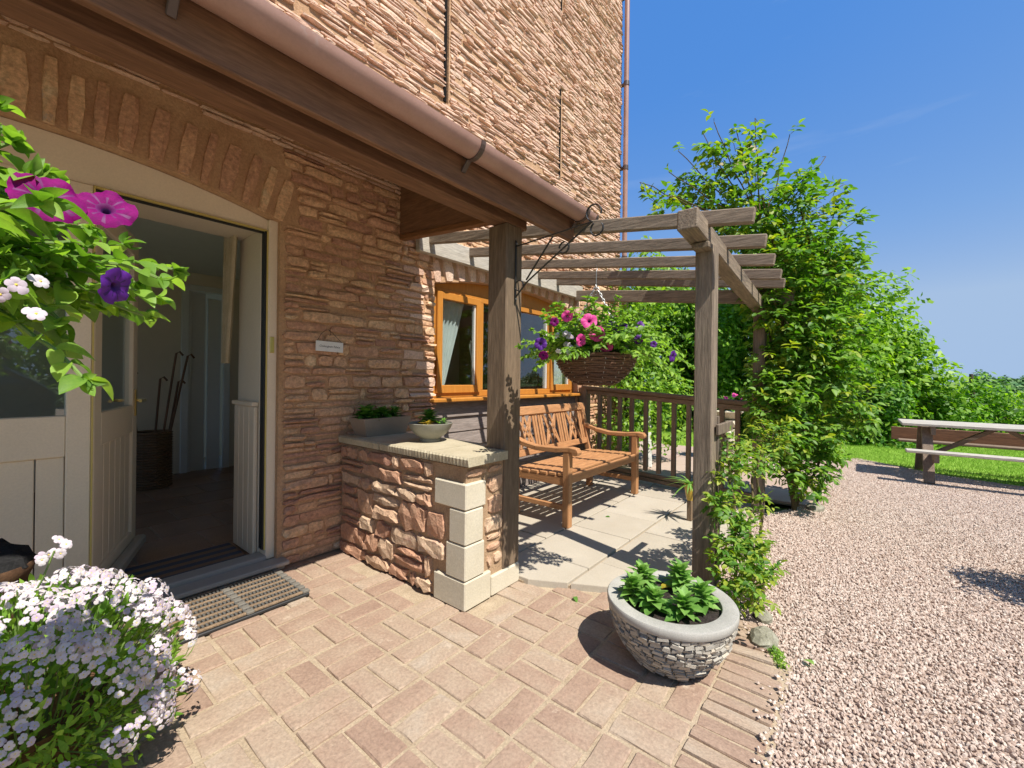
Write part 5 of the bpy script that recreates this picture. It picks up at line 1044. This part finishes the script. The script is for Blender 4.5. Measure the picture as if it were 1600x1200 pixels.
for k, (x, y, s, lb) in enumerate(((2.28, .33, .06, 'mossy kerb stone at the corner of the brick edging under the rose'), (2.5, .36, .04, 'small rounded stone beside the rose roots'), (4.95, .3, .07, 'flat grey stone under the climbing rose'))):
    b = MB(); g = random.Random(k); n = 10
    V = [(x + s * r_ * math.cos(i * 6.283 / n) * g.uniform(.85, 1.1) * 1.4, y + s * r_ * math.sin(i * 6.283 / n) * g.uniform(.85, 1.1), z * s + g.uniform(-.005, .005)) for r_, z in ((1, -.1), (1, .3), (.7, .6), (.3, .7)) for i in range(n)]
    b.add(V, [(j * n + i, j * n + (i + 1) % n, (j + 1) * n + (i + 1) % n, (j + 1) * n + i) for j in range(3) for i in range(n)] + [tuple(30 + i for i in range(n))]); tag(b.build('rock', surf('mossy_rock', [(0, (.16, .15, .1)), (1, (.34, .32, .25))], k=0, nscale=14, bump=.8)), lb, 'rock', 'stones at the rose roots')
sb = sheet('soil_bed', [(2.3, .5), (2.45, .36), (2.75, .42), (2.8, .6), (2.6, .74), (2.3, .74)], -.002, SOIL, 'dark soil bed at the foot of the near pergola post')

# ------------------------------------------------------------------ what the window glass mirrors and an added unseen bush that casts the right-edge shadow
bx = thing('shadow_bush', 'made-up round box bush in a pot, unseen right of the view, added to cast a shadow', 'shrub', (3.75, -1.12, 0))
leaf_object('crown', [(3.75, -1.12, .5, .27)], .022, 7, 30000, LTREE[2], bx); b = MB(); b.lathe([(.13, 0), (.18, .3), (.19, .32), (.001, .3)], 20, (3.75, -1.12, 0), True); b.build('pot', TERRA, bx, True)
for i, (x, y, top, rad) in enumerate(((-1.5, -17, 5.5, 2.4), (3.2, -18, 5, 2.4), (8, -13, 12, 3.2), (13, -13.5, 12.5, 3.4), (18.5, -15, 13, 3.6))):
    tree('garden_tree', ('tall tree across the drive mirrored in the left of the door glass', 'tall tree across the drive facing the doorway', 'tall tree across the drive mirrored in the left window pane', 'tall tree across the drive mirrored in the middle window pane', 'tall tree across the drive mirrored in the right window pane')[i], 'tree', (x, y, 0), grow(x, y, top, rad, 24, 140 + i), .16, 160 + i, LTREE[i % 3], .2, 260, 'trees across the drive')
car = thing('parked_car', 'black parked car mirrored in the glass beside the front door', 'car', (-1.25, -6.6, 0)); Xc, Yc = -1.25, -6.6
prof = [(-2.1, .3), (-2.12, .62), (-2.0, .82), (-1.2, .95), (-.55, 1.4), (.3, 1.47), (1.35, 1.4), (1.95, .98), (2.1, .8), (2.1, .3)]
V = []; n = len(prof)
for yy, k in ((-.86, 0), (-.8, 1), (.8, 1), (.86, 0)):
    for x, z in prof: V.append((Xc + x * (.985 if k == 0 else 1), Yc + yy * (1 - (.18 if z > 1.1 else 0)), z - (.02 if k == 0 and z > .5 else 0)))
b = MB(); b.add(V, [(j * n + i, j * n + (i + 1) % n, (j + 1) * n + (i + 1) % n, (j + 1) * n + i) for j in range(3) for i in range(n)] + [tuple(range(n)), tuple(3 * n + i for i in range(n))]); body = b.build('body', CARP, car, True)
def glz(pts, nm): b = MB(); b.add(pts, [tuple(range(len(pts)))]); b.build(nm, GLD, car)
glz([(Xc - 1.17, Yc - .66, .99), (Xc - 1.17, Yc + .66, .99), (Xc - .59, Yc + .58, 1.395), (Xc - .59, Yc - .58, 1.395)], 'windscreen'); glz([(Xc + 1.4, Yc - .58, 1.395), (Xc + 1.4, Yc + .58, 1.395), (Xc + 1.95, Yc + .66, 1.02), (Xc + 1.95, Yc - .66, 1.02)], 'rear_window')
for sg_ in (-1, 1):
    glz([(Xc - 1.0, Yc + sg_ * .872, 1.0), (Xc - .5, Yc + sg_ * .745, 1.36), (Xc + 1.25, Yc + sg_ * .745, 1.35), (Xc + 1.75, Yc + sg_ * .872, 1.0)], 'side_window')
    for x in (-1.3, 1.3):
        b = MB(); yy = Yc + sg_ * .8; b.add([(Xc + x + r_ * math.cos(t), yy + sg_ * o, .32 + r_ * math.sin(t)) for r_, o in ((.32, -.16), (.32, .05), (.22, .08), (.2, .04), (.001, .04)) for t in [i * math.pi / 12 for i in range(24)]], [(j * 24 + i, j * 24 + (i + 1) % 24, (j + 1) * 24 + (i + 1) % 24, (j + 1) * 24 + i) for j in range(4) for i in range(24)]); b.build('wheel', BLACKM, car)
    MB().b(Xc - 2.13, Xc - 2.05, Yc + sg_ * .62 - .16, Yc + sg_ * .62 + .16, .62, .74, .02).build('headlight', GLS if False else WHITE, car)
lf = leaf_mesh('leaf', LBED, 4, .5, .3, .3)
for x, y, z, a, lb in ((2.2, .13, .012, 1, 'green leaf lying on the gravel beside the brick edging'), (3.35, 1.62, .034, 2, 'small green leaf lying on the patio slabs before the bench'), (2.05, 1.2, .004, 4, 'tiny green leaf on the bricks at the patio edge')):
    ob = bpy.data.objects.new('fallen_leaf', lf); COL.objects.link(ob); ob.matrix_basis = mtx((x, y, z), (math.cos(a), math.sin(a), .1), s=.05); tag(ob, lb, 'leaf', 'leaves lying on the ground')

ms = thing('moss_patch', 'small green moss cushion between the brick edging and the gravel', 'moss', (2.17, .26, 0), kind=None)
leaf_object('moss', [(2.17, .255, .004, .03), (2.21, .27, .004, .025), (2.13, .235, .003, .02)], .006, 3, 300000, LTREE[1], ms)

lg = MB(); g = random.Random(77)
for i in range(170):
    x = g.uniform(.9, 2.5); y = .2 + abs(g.gauss(0, .035)) + (max(0, x - 2.1) * .7); r_ = g.uniform(.005, .011); lg.rv = g.random()
    lg.add([(x + r_ * a * g.uniform(.6, 1.3), y + r_ * b_ * g.uniform(.6, 1.3), .004 + r_ * .6 + r_ * c * .6) for a, b_, c in ((1, 0, 0), (0, 1, 0), (-1, 0, 0), (0, -1, 0), (0, 0, 1), (0, 0, -1))], [(0, 1, 4), (1, 2, 4), (2, 3, 4), (3, 0, 4), (1, 0, 5), (2, 1, 5), (3, 2, 5), (0, 3, 5)])
lg.rv = 0; tag(lg.build('loose_gravel', GRAVEL), 'gravel stones strayed onto the brick edging', 'gravel', None, 'stuff')
